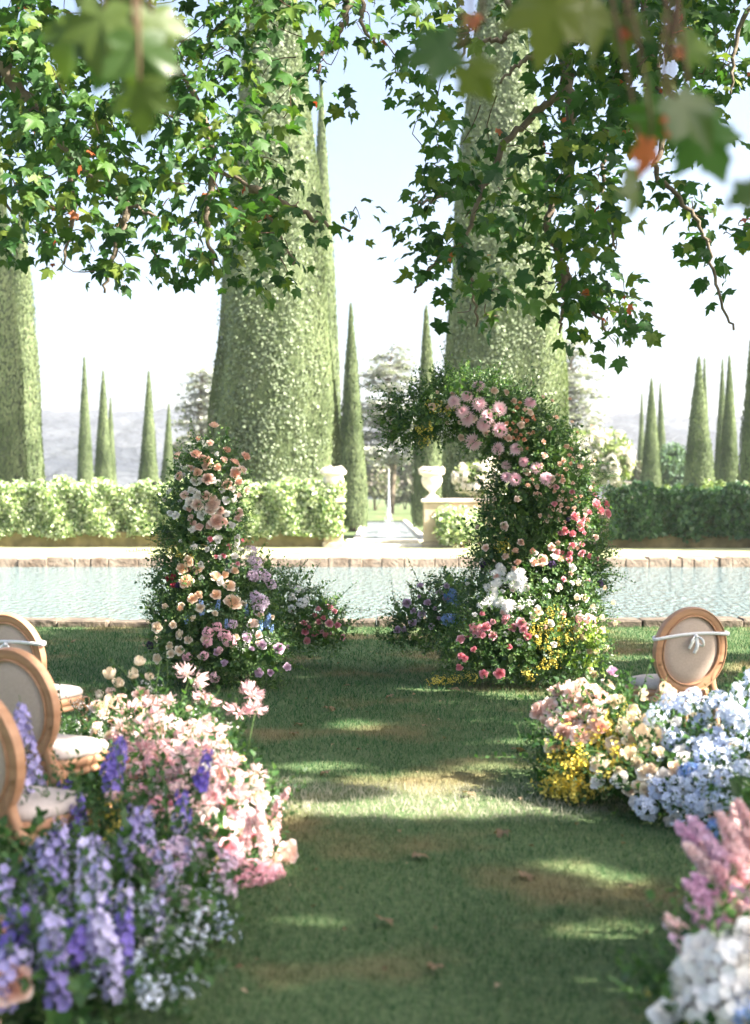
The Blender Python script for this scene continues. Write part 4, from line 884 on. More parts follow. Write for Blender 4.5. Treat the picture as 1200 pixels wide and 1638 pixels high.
# ------------------------------------------------------------------ floral arrangements
def arrangement(name, label, blobs, flowers, leafy=1.0, leafmat_='arch_leaf', lsize=.17, seed=0, group=None, sprigs=SPRIGS, drape=None, floor=0.0, extra=None, long_=.25, cat='flower arrangement', vol=1.0):
    """blobs: (px, py, Y, r_px[, depth factor]); flowers: (kind, [(px, py[, size])...]) or (kind, n, cx, cy, rx, ry[, size])"""
    g = np.random.default_rng(seed)
    B = [(at(b[0], b[1], b[2]), b[3] * b[2] / FPX) for b in blobs]; cs = np.array([b[0] for b in B]); rs = np.array([b[1] for b in B])
    loc = np.array((cs[:, 0].mean(), cs[:, 1].mean(), 0.0)); t = thing(name, label, cat, tuple(loc), 0, group)
    def surf(N, k=1.0):
        w_ = rs ** 2 / (rs ** 2).sum(); j = g.choice(len(rs), N, p=w_); d = unit(g.normal(0, 1, (N, 3))); P = cs[j] + d * rs[j][:, None] * k
        ok = P[:, 2] > floor + .02
        for c, r_ in B: ok &= ((P - c) ** 2).sum(1) > (r_ * k * .86) ** 2
        return P[ok], d[ok]
    mb = MB(); area = (4 * PI * rs ** 2).sum()
    N = int(area * 190 * leafy); P, d = surf(N, .84)
    for q, sp in enumerate(sprigs):
        s_ = slice(q, None, len(sprigs)); Q, D = P[s_], d[s_]; n_ = len(Q)
        scatter(mb, sp, Q, frames_z(D + g.normal(0, .42, (n_, 3)) + np.array((0, 0, .3))), g.uniform(.6, 1.3, n_) * lsize)
    P, d = surf(int(area * 9 * leafy * long_ * 4), .8); 
    for q, sp in enumerate(LONG):
        s_ = slice(q, None, 3); Q, D = P[s_], d[s_]; n_ = len(Q); scatter(mb, sp, Q, frames_z(D + g.normal(0, .4, (n_, 3)) + np.array((0, 0, .45))), g.uniform(.8, 1.5, n_) * lsize * 1.7)
    # leaves filling the inside
    N = int((rs ** 3).sum() * 4.2 * 900 * vol); j = g.choice(len(rs), N, p=rs ** 3 / (rs ** 3).sum()); P = cs[j] + unit(g.normal(0, 1, (N, 3))) * rs[j][:, None] * g.uniform(.35, .85, (N, 1)); P = P[P[:, 2] > floor]
    scatter(mb, [leaf(.42)[:3]], P, frames_y(g.normal(0, 1, P.shape), g.normal(0, 1, P.shape)), g.uniform(.06, .12, len(P)))
    if extra: extra(mb, g)
    for i in range(len(mb.V)): mb.V[i] = mb.V[i] - loc
    for i in range(len(mb.V)): mb.V[i][:, 2] = np.maximum(mb.V[i][:, 2], .005)
    mb.build('foliage', [M[leafmat_], M['stem']], t)
    # flowers
    def hit(px, py):
        d = np.array(((px - CX) / FPX, 1.0, (HY - py) / FPX)); o_ = np.array((0, 0, CAMZ)); best = None; dn = np.linalg.norm(d); d = d / dn
        for c, r_ in B:
            oc = o_ - c; r_ = r_ * .97; b_ = oc @ d; q = b_ * b_ - oc @ oc + r_ * r_
            if q > 0:
                s_ = -b_ - math.sqrt(q)
                if s_ > 0 and (best is None or s_ < best[0]): best = (s_, c)
        if best is None:
            k = np.argmin([np.linalg.norm(np.cross(c - o_, d)) - r_ for c, r_ in B]); c = B[k][0]; s_ = (c - o_) @ d; return o_ + d * s_, unit(o_ + d * s_ - c)
        p_ = o_ + d * best[0]; return p_, unit(p_ - best[1])
    cnt = {}; stuffmb = {}
    for fl in flowers:
        kd = fl[0]; meshes, size, mode = FK[kd]
        if isinstance(fl[1], (list, tuple)): pts = [(q[0], q[1], q[2] if len(q) > 2 else 1.0) for q in fl[1]]
        else:
            n_, cx_, cy_, rx_, ry_ = fl[1:6]; k_ = fl[6] if len(fl) > 6 else 1.0; pts = []; tries = 0
            md = .78 * math.sqrt(rx_ * ry_ * 3.14 / max(1, n_))
            while len(pts) < n_ and tries < n_ * 40:
                tries += 1; a = g.uniform(0, 6.283); r_ = math.sqrt(g.uniform(0, 1)); q = (cx_ + rx_ * r_ * math.cos(a), cy_ + ry_ * r_ * math.sin(a), k_ * g.uniform(.8, 1.2))
                if all((q[0] - z[0]) ** 2 + (q[1] - z[1]) ** 2 > (md * (1 - tries / (n_ * 40))) ** 2 for z in pts): pts.append(q)
        for px, py, k_ in pts:
            p_, nr = hit(px, py); s_ = size * k_ * g.uniform(.95, 1.18) * (1.08 if mode == 'head' else 1)
            if mode == 'head':
                z = unit(nr * .9 + np.array((0, -.75, .3)) + g.normal(0, .28, 3)); p_ = p_ + z * size * .9
            else:
                z = unit(nr * .35 + np.array((0, -.12, 1.0)) + g.normal(0, .16, 3)); p_ = p_ - z * s_ * .62 + nr * .02
            if mode == 'head': p_[2] = max(p_[2], s_ * .6)
            else: p_[2] = max(p_[2], floor)
            if cnt.get(kd, 0) < 100:
                o_ = bpy.data.objects.new(kd, meshes[int(g.integers(0, len(meshes)))]); C.objects.link(o_); o_.parent = t
                o_.location = p_ - loc; o_.rotation_mode = 'QUATERNION'; o_.rotation_quaternion = Vector(z).to_track_quat('Z', 'Y') @ Matrix.Rotation(g.uniform(0, 6.28), 3, 'Z').to_quaternion(); o_.scale = (s_,) * 3
            cnt[kd] = cnt.get(kd, 0) + 1
    return t
def cr(ox, oy, k, pts): return [(ox + q[0] / k, oy + q[1] / k) + tuple(q[2:]) for q in pts]
A = lambda pts: cr(200, 660, 3.0, pts)
Bq = lambda pts: cr(580, 570, 2.727, pts)
# left column
arrangement('flower_column', 'tall tapering column of peach, white and apricot roses left of the aisle end',
    [(335, 735, 13.3, 34), (322, 762, 13.3, 42), (345, 765, 13.3, 38), (325, 800, 13.3, 50), (340, 830, 13.3, 52), (300, 830, 13.3, 46), (318, 880, 13.3, 62), (300, 930, 13.3, 58), (345, 930, 13.3, 60), (330, 975, 13.2, 74),
     (295, 1000, 13.1, 58), (350, 1025, 13.0, 68), (400, 1000, 13.2, 52), (415, 1040, 12.9, 46), (300, 1045, 13.0, 52), (380, 1055, 12.8, 42), (400, 925, 13.5, 36), (395, 960, 13.5, 44), (335, 1065, 12.9, 40), (430, 1065, 12.8, 28)],
    [('peach_rose', A([(427, 88, 1.2), (363, 142), (480, 197, 1.2), (563, 223, 1.1), (268, 223), (343, 217), (388, 247, 1.3), (280, 308), (355, 292, 1.1), (443, 273, 1.1), (515, 260), (517, 297), (395, 322), (532, 330), (480, 345), (400, 262)])),
     ('white_rose', A([(337, 333), (440, 352, 1.3), (505, 370, 1.1), (325, 378), (353, 402), (313, 435, 1.1), (475, 430), (515, 435), (482, 488), (375, 495), (485, 548), (510, 545), (225, 488, .8), (205, 425, .9), (230, 388, .8), (325, 570), (265, 440, .8), (433, 615), (515, 620), (545, 680, .8), (525, 700, .7)])),
     ('blush_rose', A([(390, 405), (350, 445, 1.1), (425, 450, 1.35), (335, 515), (437, 530, 1.4), (355, 565, .8), (533, 515, .9), (460, 480), (400, 540, .7), (620, 1035), (640, 1075, .9)])),
     ('pink_rose', A([(550, 620, .8), (398, 612, .7), (488, 645, .8), (430, 690, .6), (470, 700, .6), (540, 735, .6)])),
     ('apricot_rose', A([(312, 708, .9), (270, 765), (363, 763, 1.05), (472, 783), (522, 772, .9), (300, 823, 1.15), (428, 808, 1.1), (495, 847), (362, 872), (437, 887), (325, 900, .9), (512, 930, 1.4), (262, 948, .8)])),
     ('red_rose', A([(243, 790), (240, 840), (305, 765, .7), (205, 800, .6)])),
     ('blue_delphinium', A([(370, 935, .8), (447, 930, .7), (295, 990, .6), (583, 950, .8), (680, 1000, .9), (650, 1030, .7), (485, 1015, .6), (700, 1045, .6)])),
     ('lilac_blossom_cluster', A([(600, 690), (625, 730), (640, 770), (600, 800, .8), (690, 840, .8), (650, 920, 1.1), (620, 900, .8), (665, 800, .8), (590, 730, .7), (520, 1030, .7), (640, 960, .8)])),
     ('cream_rose', A([(195, 945), (160, 1035), (283, 1068), (223, 1130, 1.1), (265, 1145, 1.1), (170, 1180), (110, 1100, .6), (700, 990, .6)])),
     ('pink_blossom_cluster', A([(400, 1060, .9), (480, 1075, .9), (410, 1105, .9), (500, 1105), (385, 1165, .8), (315, 1170, .7), (447, 1260, .9), (440, 1040, .8), (290, 1175, .6), (450, 1140, .6)])),
     ('lilac_rose', A([(580, 1095), (440, 1152), (487, 1207), (735, 1133, 1.1), (655, 1115), (655, 1245), (697, 1247), (770, 1225, .9), (770, 1130, .6), (600, 1150, .7)])),
     ('yellow_blossom_spray', A([(270, 670, .8), (310, 690, .6), (220, 660, .6)])),
     ('white_blossom_spray', A([(600, 1060), (560, 1130, .8), (330, 640, .7), (700, 1090, .8), (420, 640)])), ('white_rose', 26, 335, 830, 55, 110, .7), ('blush_rose', 18, 340, 780, 50, 70, .8), ('cream_rose', 16, 345, 1010, 90, 60, .75), ('dark_blossom_cluster', A([(135, 1110), (260, 840, .8), (150, 355, .5)]))],
    1.0, seed=1, lsize=.15)
arrangement('low_flower_mound', 'low mound of pink spray roses on the grass beside the rose column',
    [(455, 965, 14.6, 34), (490, 985, 14.5, 42), (465, 1005, 14.4, 34), (515, 1000, 14.5, 34), (540, 1010, 14.4, 22), (440, 1000, 14.3, 30), (475, 935, 14.7, 16), (425, 935, 14.5, 26)],
    [('pink_rose', A([(925, 1005), (948, 990), (975, 1018), (902, 1053), (937, 1050, .8), (975, 1072), (870, 1085), (1020, 1030, .8), (1037, 1078, .8), (890, 1025, .8), (860, 1055, .8), (905, 978, .9), (855, 1020, .8)])),
     ('light_pink_rose', A([(980, 945, .8), (925, 945, .8), (1000, 960, .6), (780, 960, .6), (950, 1050, .8), (1000, 1060, .6)])),
     ('white_blossom_cluster', A([(815, 900, .7), (860, 930, .8), (830, 870, .6), (800, 960, .7), (870, 900, .5)])), ('white_blossom_spray', A([(790, 840, .8), (980, 900, .7), (860, 860, .7)]))],
    1.1, seed=2, lsize=.15, long_=.45)
# crescent arch
def wild(mb, g):   # airy tip branches reaching left
    for i in range(26):
        c = at(g.uniform(610, 700), g.uniform(625, 700), 13.4); d = np.array((-1, g.uniform(-.4, .3), g.uniform(-.55, .45)))
        scatter(mb, LONG[i % 3], c[None], frames_z(d[None]), np.array([g.uniform(.2, .36)]))
    for i in range(9):
        c = at(g.uniform(930, 985), g.uniform(740, 1000), 13.3); scatter(mb, LONG[i % 3], c[None], frames_z(np.array([[1, 0, g.uniform(-.2, .9)]])), np.array([g.uniform(.16, .28)]))
    for i in range(8):
        c = at(g.uniform(700, 860), g.uniform(600, 640), 13.4); scatter(mb, LONG[i % 3], c[None], frames_z(np.array([[g.uniform(-.5, .5), 0, 1]])), np.array([g.uniform(.15, .25)]))
ARC = [(640, 680, 13.4, 30), (665, 665, 13.4, 40), (700, 655, 13.4, 50), (740, 650, 13.4, 54), (775, 660, 13.4, 58), (812, 680, 13.4, 60), (845, 705, 13.4, 58), (870, 740, 13.4, 60), (885, 780, 13.4, 66), (840, 790, 13.4, 58), (895, 825, 13.4, 68), (840, 830, 13.4, 66), (905, 875, 13.4, 66), (850, 880, 13.4, 74), (800, 850, 13.4, 40),
       (800, 890, 13.3, 40), (910, 930, 13.3, 62), (850, 940, 13.2, 70), (790, 950, 13.2, 52), (900, 985, 13.1, 62), (840, 1000, 13.0, 66), (780, 1010, 13.0, 56), (750, 1040, 12.9, 38), (930, 1020, 13.0, 44), (800, 1055, 12.8, 44), (860, 1050, 12.8, 48), (905, 1050, 12.8, 38), (945, 1055, 12.7, 26)]
arrangement('flower_arch', 'tall crescent shaped flower arch curving over to the left, full of pink blooms', ARC,
    [('pink_chrysanthemum', Bq([(508, 148, .9), (455, 187, .9), (408, 203), (510, 220, 1.15), (590, 228, 1.1), (445, 247, 1.15), (470, 278, 1.1), (545, 265), (533, 295), (600, 322, 1.15), (485, 370, 1.2), (597, 403), (672, 415, .9), (727, 218, .9), (637, 467, .8), (757, 493, .9), (627, 540, .9), (663, 537), (797, 540), (710, 460, .7)])),
     ('coral_spray_rose', Bq([(672, 230, 1.3), (660, 250), (690, 275), (660, 290), (630, 295), (640, 320), (668, 325), (690, 340), (655, 350), (725, 345), (705, 365), (720, 403), (745, 340), (700, 300), (675, 360), (600, 435), (625, 358), (715, 280), (750, 285), (735, 265), (683, 210)])),
     ('peach_spray_rose', Bq([(860, 475, 1.2), (872, 457), (910, 452, 1.2), (885, 500, 1.2), (853, 523), (870, 548, 1.2), (727, 522), (735, 545), (720, 567), (752, 545), (765, 572), (765, 598), (747, 603), (780, 608), (830, 565), (820, 575), (835, 587), (868, 592), (858, 613), (885, 635), (870, 655), (893, 665), (822, 665), (835, 672), (925, 625), (952, 615), (920, 668), (863, 713), (880, 725),
                              (887, 692), (905, 703), (935, 695), (950, 720), (975, 713), (978, 737), (823, 697), (900, 435), (888, 395, 1.1), (868, 530), (905, 410), (945, 640)])),
     ('pink_rose', Bq([(1007, 647, 1.1), (1048, 652), (1027, 680, 1.1), (1055, 690), (982, 690, .9), (915, 700, .9), (940, 730), (945, 765), (878, 760, 1.2), (912, 780, 1.2), (907, 825, 1.1), (953, 823, .8), (867, 853, .7), (903, 862, .8), (985, 872, .8), (947, 880, .9), (900, 883, .8), (868, 880, .8), (925, 715, .8), (715, 1220, 1.2), (637, 1272, 1.1), (480, 1280, .9), (450, 1315), (420, 1348), (535, 1385, 1.1), (597, 1380, 1.4), (435, 1310, .8)])),
     ('peach_rose', Bq([(697, 815, .9), (668, 867), (732, 852), (788, 895), (680, 910), (670, 937, .8), (745, 905, .9), (850, 895, .8)])),
     ('white_dahlia', Bq([(600, 940, .9), (615, 965, .9), (575, 955, .8), (590, 990), (655, 965), (690, 955), (660, 1000), (700, 985), (700, 1020, .9), (570, 1010), (545, 1020, .8), (570, 1045), (600, 1080), (640, 1100, 1.3), (595, 925, .7), (625, 990, .7), (520, 1100, .8), (545, 1080)])),
     ('light_pink_rose', Bq([(640, 1155, 1.2), (690, 1165), (650, 1190, 1.1), (500, 1195, 1.2), (530, 1185, 1.1), (520, 1210), (475, 1190), (545, 1190), (565, 1220, .8), (435, 1245, .9), (530, 1130, .9), (700, 1190, .8), (570, 1160, .8), (460, 1230, .8)])),
     ('cream_rose', Bq([(960, 1062, .9), (1000, 1190), (975, 1150, 1.1), (1030, 1200), (1050, 1265, .7), (925, 1190), (1000, 1385, 1.3), (990, 1300, .9), (760, 1125, 1.1), (745, 1145), (950, 1230), (1010, 1160, .8), (935, 1000, .6), (960, 1400)])),
     ('yellow_blossom_spray', [tuple(q) + (.85,) for q in Bq([(820, 1150), (790, 1180), (850, 1180), (880, 1200), (760, 1200), (820, 1220), (770, 1240), (860, 1240), (900, 1240), (800, 1260), (840, 1120), (810, 1110), (880, 1150), (830, 1190), (740, 1180), (820, 1310), (790, 1340), (850, 1300), (720, 1370), (730, 1385), (340, 220), (370, 225), (310, 215), (275, 345), (295, 295), (260, 360), (240, 310), (620, 820), (640, 840), (600, 830), (780, 1150), (855, 1215), (915, 1215), (830, 1330)])]),
     ('yellow_blossom_spray', [tuple(q) + (.7,) for q in Bq([(300, 1425), (330, 1415), (365, 1405), (400, 1395), (430, 1385), (460, 1380), (490, 1395), (340, 1400), (385, 1415)])]),
     ('white_blossom_spray', Bq([(350, 250, .9), (385, 270, .8), (360, 300, .8), (390, 325, .9), (340, 330, .7), (560, 180, .8), (355, 190, .7), (700, 1090), (950, 980, .8), (900, 950, .8), (920, 1100), (960, 1130), (1000, 1100, .8), (720, 1060)])),
     ('dark_blossom_cluster', Bq([(535, 905, .8), (820, 915), (1030, 995, .9), (900, 715, .5)])),
     ('blush_rose', 34, 860, 830, 95, 190, .62), ('peach_spray_rose', 22, 900, 760, 60, 130, 1.1), ('blush_rose', 20, 760, 660, 90, 40, .6), ('white_rose', 30, 840, 960, 95, 90, .65), ('light_pink_rose', 14, 920, 850, 50, 90, .7), ('cream_lisianthus', 14, 940, 1000, 45, 70, .7),
     ('blush_blossom_cluster', Bq([(990, 1170, .8), (960, 1190, .7), (940, 1150, .7), (1000, 1230, .6)]))],
    1.15, seed=3, lsize=.15, long_=.4, extra=wild)
arch = bpy.data.objects['flower_arch']
tm = MB(); g = np.random.default_rng(6)
for i in range(26):
    c = at(g.uniform(915, 960), g.uniform(1015, 1075), 12.6); scatter(tm, SPRIGS[2], c[None], frames_z(np.array([[g.uniform(-.5, .6), -.5, g.uniform(0, 1)]])), np.array([g.uniform(.14, .22)]))
for i in range(len(tm.V)): tm.V[i] = tm.V[i] - np.array(arch.location)
tm.build('lime_leaves', [M['lime_leaf'], M['stem']], arch)
arrangement('low_flower_mound', 'low mound of lilac roses and blue delphinium on the grass beside the crescent arch',
    [(655, 985, 14.2, 26), (690, 975, 14.2, 40), (670, 1005, 14.1, 30), (715, 1000, 14.1, 42), (735, 970, 14.2, 34), (640, 1018, 14.0, 14), (720, 945, 14.2, 24), (620, 1022, 14, 10)],
    [('lilac_rose', Bq([(195, 1085), (290, 1083), (337, 1032), (355, 1065), (265, 1132, .9), (390, 1145, .8), (155, 1200), (193, 1192), (255, 1015, .8), (340, 1150, .7), (225, 1120, .8), (300, 1180, .8), (250, 1060, .7), (320, 1110, .8), (220, 1170, .8), (370, 1010, .8)])), ('white_blossom_spray', Bq([(300, 1040, .7), (240, 1150, .7), (420, 1100, .7)])), ('blue_blossom_cluster', Bq([(390, 1060, .9), (370, 1150), (395, 1150), (430, 1160, .8), (400, 1040), (375, 1070), (455, 1000, .6), (410, 1075)])), ('blush_rose', Bq([(465, 1090, .7), (480, 1075, .6)]))],
    1.1, seed=4, lsize=.15, long_=.45)
for o in bpy.data.objects:
    if o.name.startswith('low_flower_mound'): o['group'] = 'low mounds beside the floral pieces'

# aisle borders
arrangement('aisle_flower_drift', 'drift of blush and pink nerines and roses spilling onto the grass beside the left chairs',
    [(215, 1170, 8.6, 56), (160, 1180, 8.5, 48), (265, 1200, 8.1, 66), (200, 1235, 7.9, 76), (300, 1235, 7.6, 84), (240, 1290, 7.2, 90), (340, 1300, 7.0, 88), (380, 1350, 6.8, 72), (300, 1360, 6.7, 90), (370, 1400, 6.5, 58), (125, 1230, 8.0, 56), (318, 1222, 7.9, 36)],
    [('cream_lisianthus', [(182, 1092, 1.1), (195, 1105), (217, 1073, 1.1), (177, 1095, .9), (215, 1090), (185, 1107), (170, 1137, 1.3), (235, 1095, .8), (172, 1122)]), ('blush_rose', 16, 205, 1150, 55, 38, .85), ('cream_rose', 10, 200, 1165, 50, 40, .9),
     ('pink_nerine', 20, 255, 1195, 85, 52, .55), ('pink_nerine', [(295, 1118, .8), (388, 1142, .7), (368, 1168, .65), (325, 1152, .7), (400, 1160, .55)]), ('pink_nerine', 14, 330, 1265, 80, 55, .5),
     ('blush_blossom_cluster', 30, 270, 1240, 110, 80, .55), ('pink_blossom_cluster', 26, 290, 1290, 100, 80, .6), ('blush_plume', 5, 400, 1340, 46, 60, .75), ('light_pink_rose', 26, 340, 1310, 80, 70, .9),
     ('blush_rose', [(445, 1370, 1.2), (410, 1290, 1.1), (420, 1330), (395, 1260), (350, 1250), (430, 1390), (385, 1385), (375, 1335)]), ('white_rose', 18, 370, 1300, 60, 60, 1.0), ('white_rose', [(300, 1225), (330, 1240), (250, 1130)]),
     ('pink_blossom_cluster', 16, 390, 1415, 45, 30, .8), ('white_blossom_spray', 14, 130, 1170, 45, 50, .8), ('white_blossom_spray', [(240, 1100), (230, 1110), (225, 1125)]), ('coral_spray_rose', 12, 200, 1200, 60, 50, 1.1), ('blush_rose', 40, 260, 1210, 110, 70, .6), ('peach_spray_rose', 50, 300, 1270, 110, 80, 1.1), ('white_blossom_spray', 14, 280, 1200, 100, 60, .8)],
    .8, 'fore_leaf', .17, seed=5, group='flower drifts along the aisle', vol=.8)
arrangement('aisle_flower_drift', 'drift of purple delphiniums and pale blue sprays in the lower left foreground',
    [(60, 1400, 5.9, 100), (160, 1400, 6.0, 100), (250, 1420, 5.9, 90), (40, 1500, 5.3, 120), (150, 1520, 5.2, 120), (240, 1510, 5.4, 90), (300, 1480, 5.6, 60), (60, 1620, 4.7, 130), (180, 1610, 4.8, 110), (-30, 1550, 5.0, 100), (270, 1580, 5.1, 52), (110, 1330, 6.2, 60)],
    [('purple_delphinium', 20, 130, 1440, 140, 95, .95), ('purple_delphinium', 10, 235, 1385, 90, 60, .85), ('deep_purple_delphinium', 6, 90, 1480, 120, 110, .95), ('deep_purple_delphinium', [(112, 1290), (118, 1330, .9), (185, 1230, .9), (180, 1215, .8), (322, 1235, .8), (290, 1310, .8), (130, 1320)]),
     ('purple_delphinium', [(40, 1170, .9), (60, 1240, .9), (45, 1290, .9), (70, 1410), (240, 1330, .8), (210, 1330, .8)]), ('purple_delphinium', 7, 110, 1590, 110, 60, .9),
     ('blue_blossom_spray', 16, 285, 1470, 65, 75, .95), ('blue_blossom_spray', 8, 230, 1550, 90, 50, .9), ('white_blossom_spray', 16, 230, 1420, 110, 80, .8), ('yellow_blossom_spray', [(185, 1300, .8), (190, 1325, .8), (180, 1340, .7), (310, 1370, .7), (300, 1385, .6), (325, 1375, .6), (135, 1320, .5)]),
     ('lilac_blossom_cluster', 22, 290, 1400, 70, 60, .6), ('peach_rose', [(6, 1498, 1.6), (30, 1575, 1.5), (4, 1625, 1.5)]), ('blue_blossom_spray', [(345, 1490), (350, 1500)])],
    .85, 'fore_leaf', .2, seed=6, group='flower drifts along the aisle', vol=.9)
arrangement('aisle_flower_drift', 'drift of peach roses, yellow sprays and pale blue delphinium in front of the right chair',
    [(900, 1165, 8.7, 46), (940, 1160, 8.6, 56), (925, 1215, 8.3, 62), (985, 1190, 8.3, 70), (945, 1250, 8.1, 56), (1040, 1225, 8.1, 72), (1010, 1260, 7.9, 58), (1100, 1228, 8.0, 76), (1080, 1275, 7.7, 70), (1160, 1245, 7.8, 84), (1215, 1205, 7.8, 90), (1140, 1300, 7.5, 66), (1210, 1310, 7.3, 80), (900, 1250, 8.2, 30)],
    [('blush_rose', 24, 920, 1145, 52, 42, 1.15), ('peach_rose', 10, 915, 1160, 50, 45, .9), ('cream_rose', [(885, 1197, 1.1), (965, 1105), (980, 1130, 1.3), (895, 1128, .9)]),
     ('yellow_blossom_spray', 30, 935, 1215, 58, 55, .95), ('yellow_blossom_spray', 16, 965, 1180, 50, 55, .9), ('yellow_blossom_spray', 14, 905, 1265, 32, 22, .8), ('cream_lisianthus', [(1013, 1117, 1.2), (1050, 1110, 1.2), (1063, 1118), (1050, 1132, 1.1), (985, 1130, .9), (1045, 1155), (945, 1190)]),
     ('cream_lisianthus', 16, 1010, 1185, 50, 42, 1.1), ('cream_rose', 10, 1010, 1225, 48, 42, 1.0), ('white_rose', [(1090, 1210, 1.4), (1095, 1222, 1.2), (1143, 1208, 1.1), (995, 1250, 1.2), (1026, 1282, 1.3), (1055, 1268, 1.2), (965, 1255, 1.1), (1070, 1265, .8)]),
     ('sky_blossom_cluster', 15, 1105, 1165, 70, 42, .75), ('sky_blossom_cluster', 12, 1165, 1205, 42, 80, .75), ('sky_blossom_cluster', 12, 1105, 1280, 72, 40, .75), ('sky_blue_delphinium', [(1180, 1130), (1198, 1110), (1168, 1140, .8), (1205, 1150), (1060, 1170, .7)]), ('blue_blossom_spray', 20, 1100, 1230, 80, 80, .9), ('cream_rose', 12, 1090, 1220, 80, 70, .9), ('white_rose', 8, 1130, 1250, 70, 60, .9),
     ('blue_blossom_cluster', [(1110, 1245), (1085, 1195), (1170, 1340), (1150, 1325)]), ('peach_rose', [(1170, 1305, 1.1), (1190, 1320), (1150, 1310, .9)]), ('lilac_rose', [(975, 1083, 1.1)]), ('white_lisianthus', [(1075, 1308, 1.2), (1078, 1320), (1072, 1168), (1085, 1165)])],
    .75, 'fore_leaf', .17, seed=7, group='flower drifts along the aisle', vol=.8)
arrangement('aisle_flower_drift', 'blurred mauve and pink feathery plumes leaning over the lawn in the right foreground',
    [(1190, 1430, 5.6, 80), (1240, 1380, 5.7, 110), (1200, 1500, 5.3, 80), (1260, 1480, 5.2, 120), (1165, 1480, 5.5, 46), (1270, 1330, 6, 120)],
    [('blush_plume', [(1160, 1400), (1185, 1350), (1195, 1390), (1190, 1460), (1200, 1440)])],
    .3, 'fore_leaf', .14, seed=8, group='flower drifts along the aisle', vol=.8)
plumes = bpy.data.objects['aisle_flower_drift.003']; g = np.random.default_rng(12)
for i, (x0, y0, x1, y1, Y, kd) in enumerate(((1210, 1480, 1085, 1320, 5.5, 0), (1225, 1500, 1105, 1310, 5.6, 0), (1220, 1450, 1150, 1300, 5.4, 1), (1200, 1560, 1066, 1480, 5.2, 0), (1210, 1540, 1085, 1500, 5.1, 1), (1210, 1560, 1100, 1450, 5.2, 0), (1240, 1420, 1180, 1280, 5.5, 1), (1230, 1530, 1110, 1400, 5.3, 0), (1240, 1500, 1140, 1380, 5.3, 1), (1250, 1400, 1160, 1330, 5.6, 0), (1230, 1560, 1130, 1490, 5.1, 0), (1240, 1450, 1120, 1350, 5.5, 1), (1250, 1460, 1170, 1420, 5.2, 0), (1260, 1380, 1190, 1330, 5.5, 1), (1230, 1590, 1150, 1500, 5.0, 0), (1260, 1500, 1185, 1450, 5.1, 1), (1200, 1600, 1075, 1500, 5.0, 0), (1190, 1570, 1062, 1465, 5.1, 1), (1210, 1540, 1100, 1440, 5.1, 0), (1200, 1520, 1095, 1410, 5.2, 0), (1215, 1470, 1095, 1350, 5.4, 1), (1230, 1480, 1130, 1340, 5.4, 0), (1235, 1530, 1150, 1440, 5.1, 1), (1220, 1590, 1120, 1520, 4.95, 0), (1250, 1440, 1165, 1370, 5.3, 1))):
    a, b_ = at(x0, y0, Y - .25), at(x1, y1, Y - .4); a = a - (b_ - a) * .35; L = np.linalg.norm(b_ - a); nm = 'mauve_plume' if kd == 0 else 'blush_plume'
    o = bpy.data.objects.new(nm, FK[nm][0][i % 2]); C.objects.link(o); o.parent = plumes; o.location = a - np.array(plumes.location); o.rotation_mode = 'QUATERNION'; o.rotation_quaternion = Vector(b_ - a).to_track_quat('Z', 'Y'); o.scale = (L * .95, L * .95, L)
arrangement('aisle_flower_drift', 'blurred white roses with yellow blossoms in the bottom right corner',
    [(1140, 1600, 4.2, 80), (1200, 1560, 4.2, 100), (1130, 1680, 4.0, 90), (1230, 1640, 4.0, 120), (1090, 1650, 4.1, 50)],
    [('white_rose', [(1137, 1545, 1.9), (1190, 1560, 1.8), (1165, 1590, 1.7), (1120, 1585, 1.5), (1200, 1600, 1.7), (1145, 1615, 1.7), (1185, 1640, 1.5), (1110, 1625, 1.3), (1070, 1638, 1.2), (1205, 1510, 1.4), (1150, 1570, 1.2)]), ('white_blossom_cluster', 5, 1160, 1600, 60, 50, 1.1), ('yellow_blossom_spray', [(1072, 1605, .6), (1080, 1612, .5), (1150, 1635, .6), (1170, 1625, .6), (1120, 1640, .6)]), ('blue_blossom_cluster', [(1195, 1628)]), ('white_lisianthus', [(1180, 1520, 1.2), (1200, 1540, 1.1)])],
    .6, 'fore_leaf', .17, seed=9, group='flower drifts along the aisle', vol=.8)

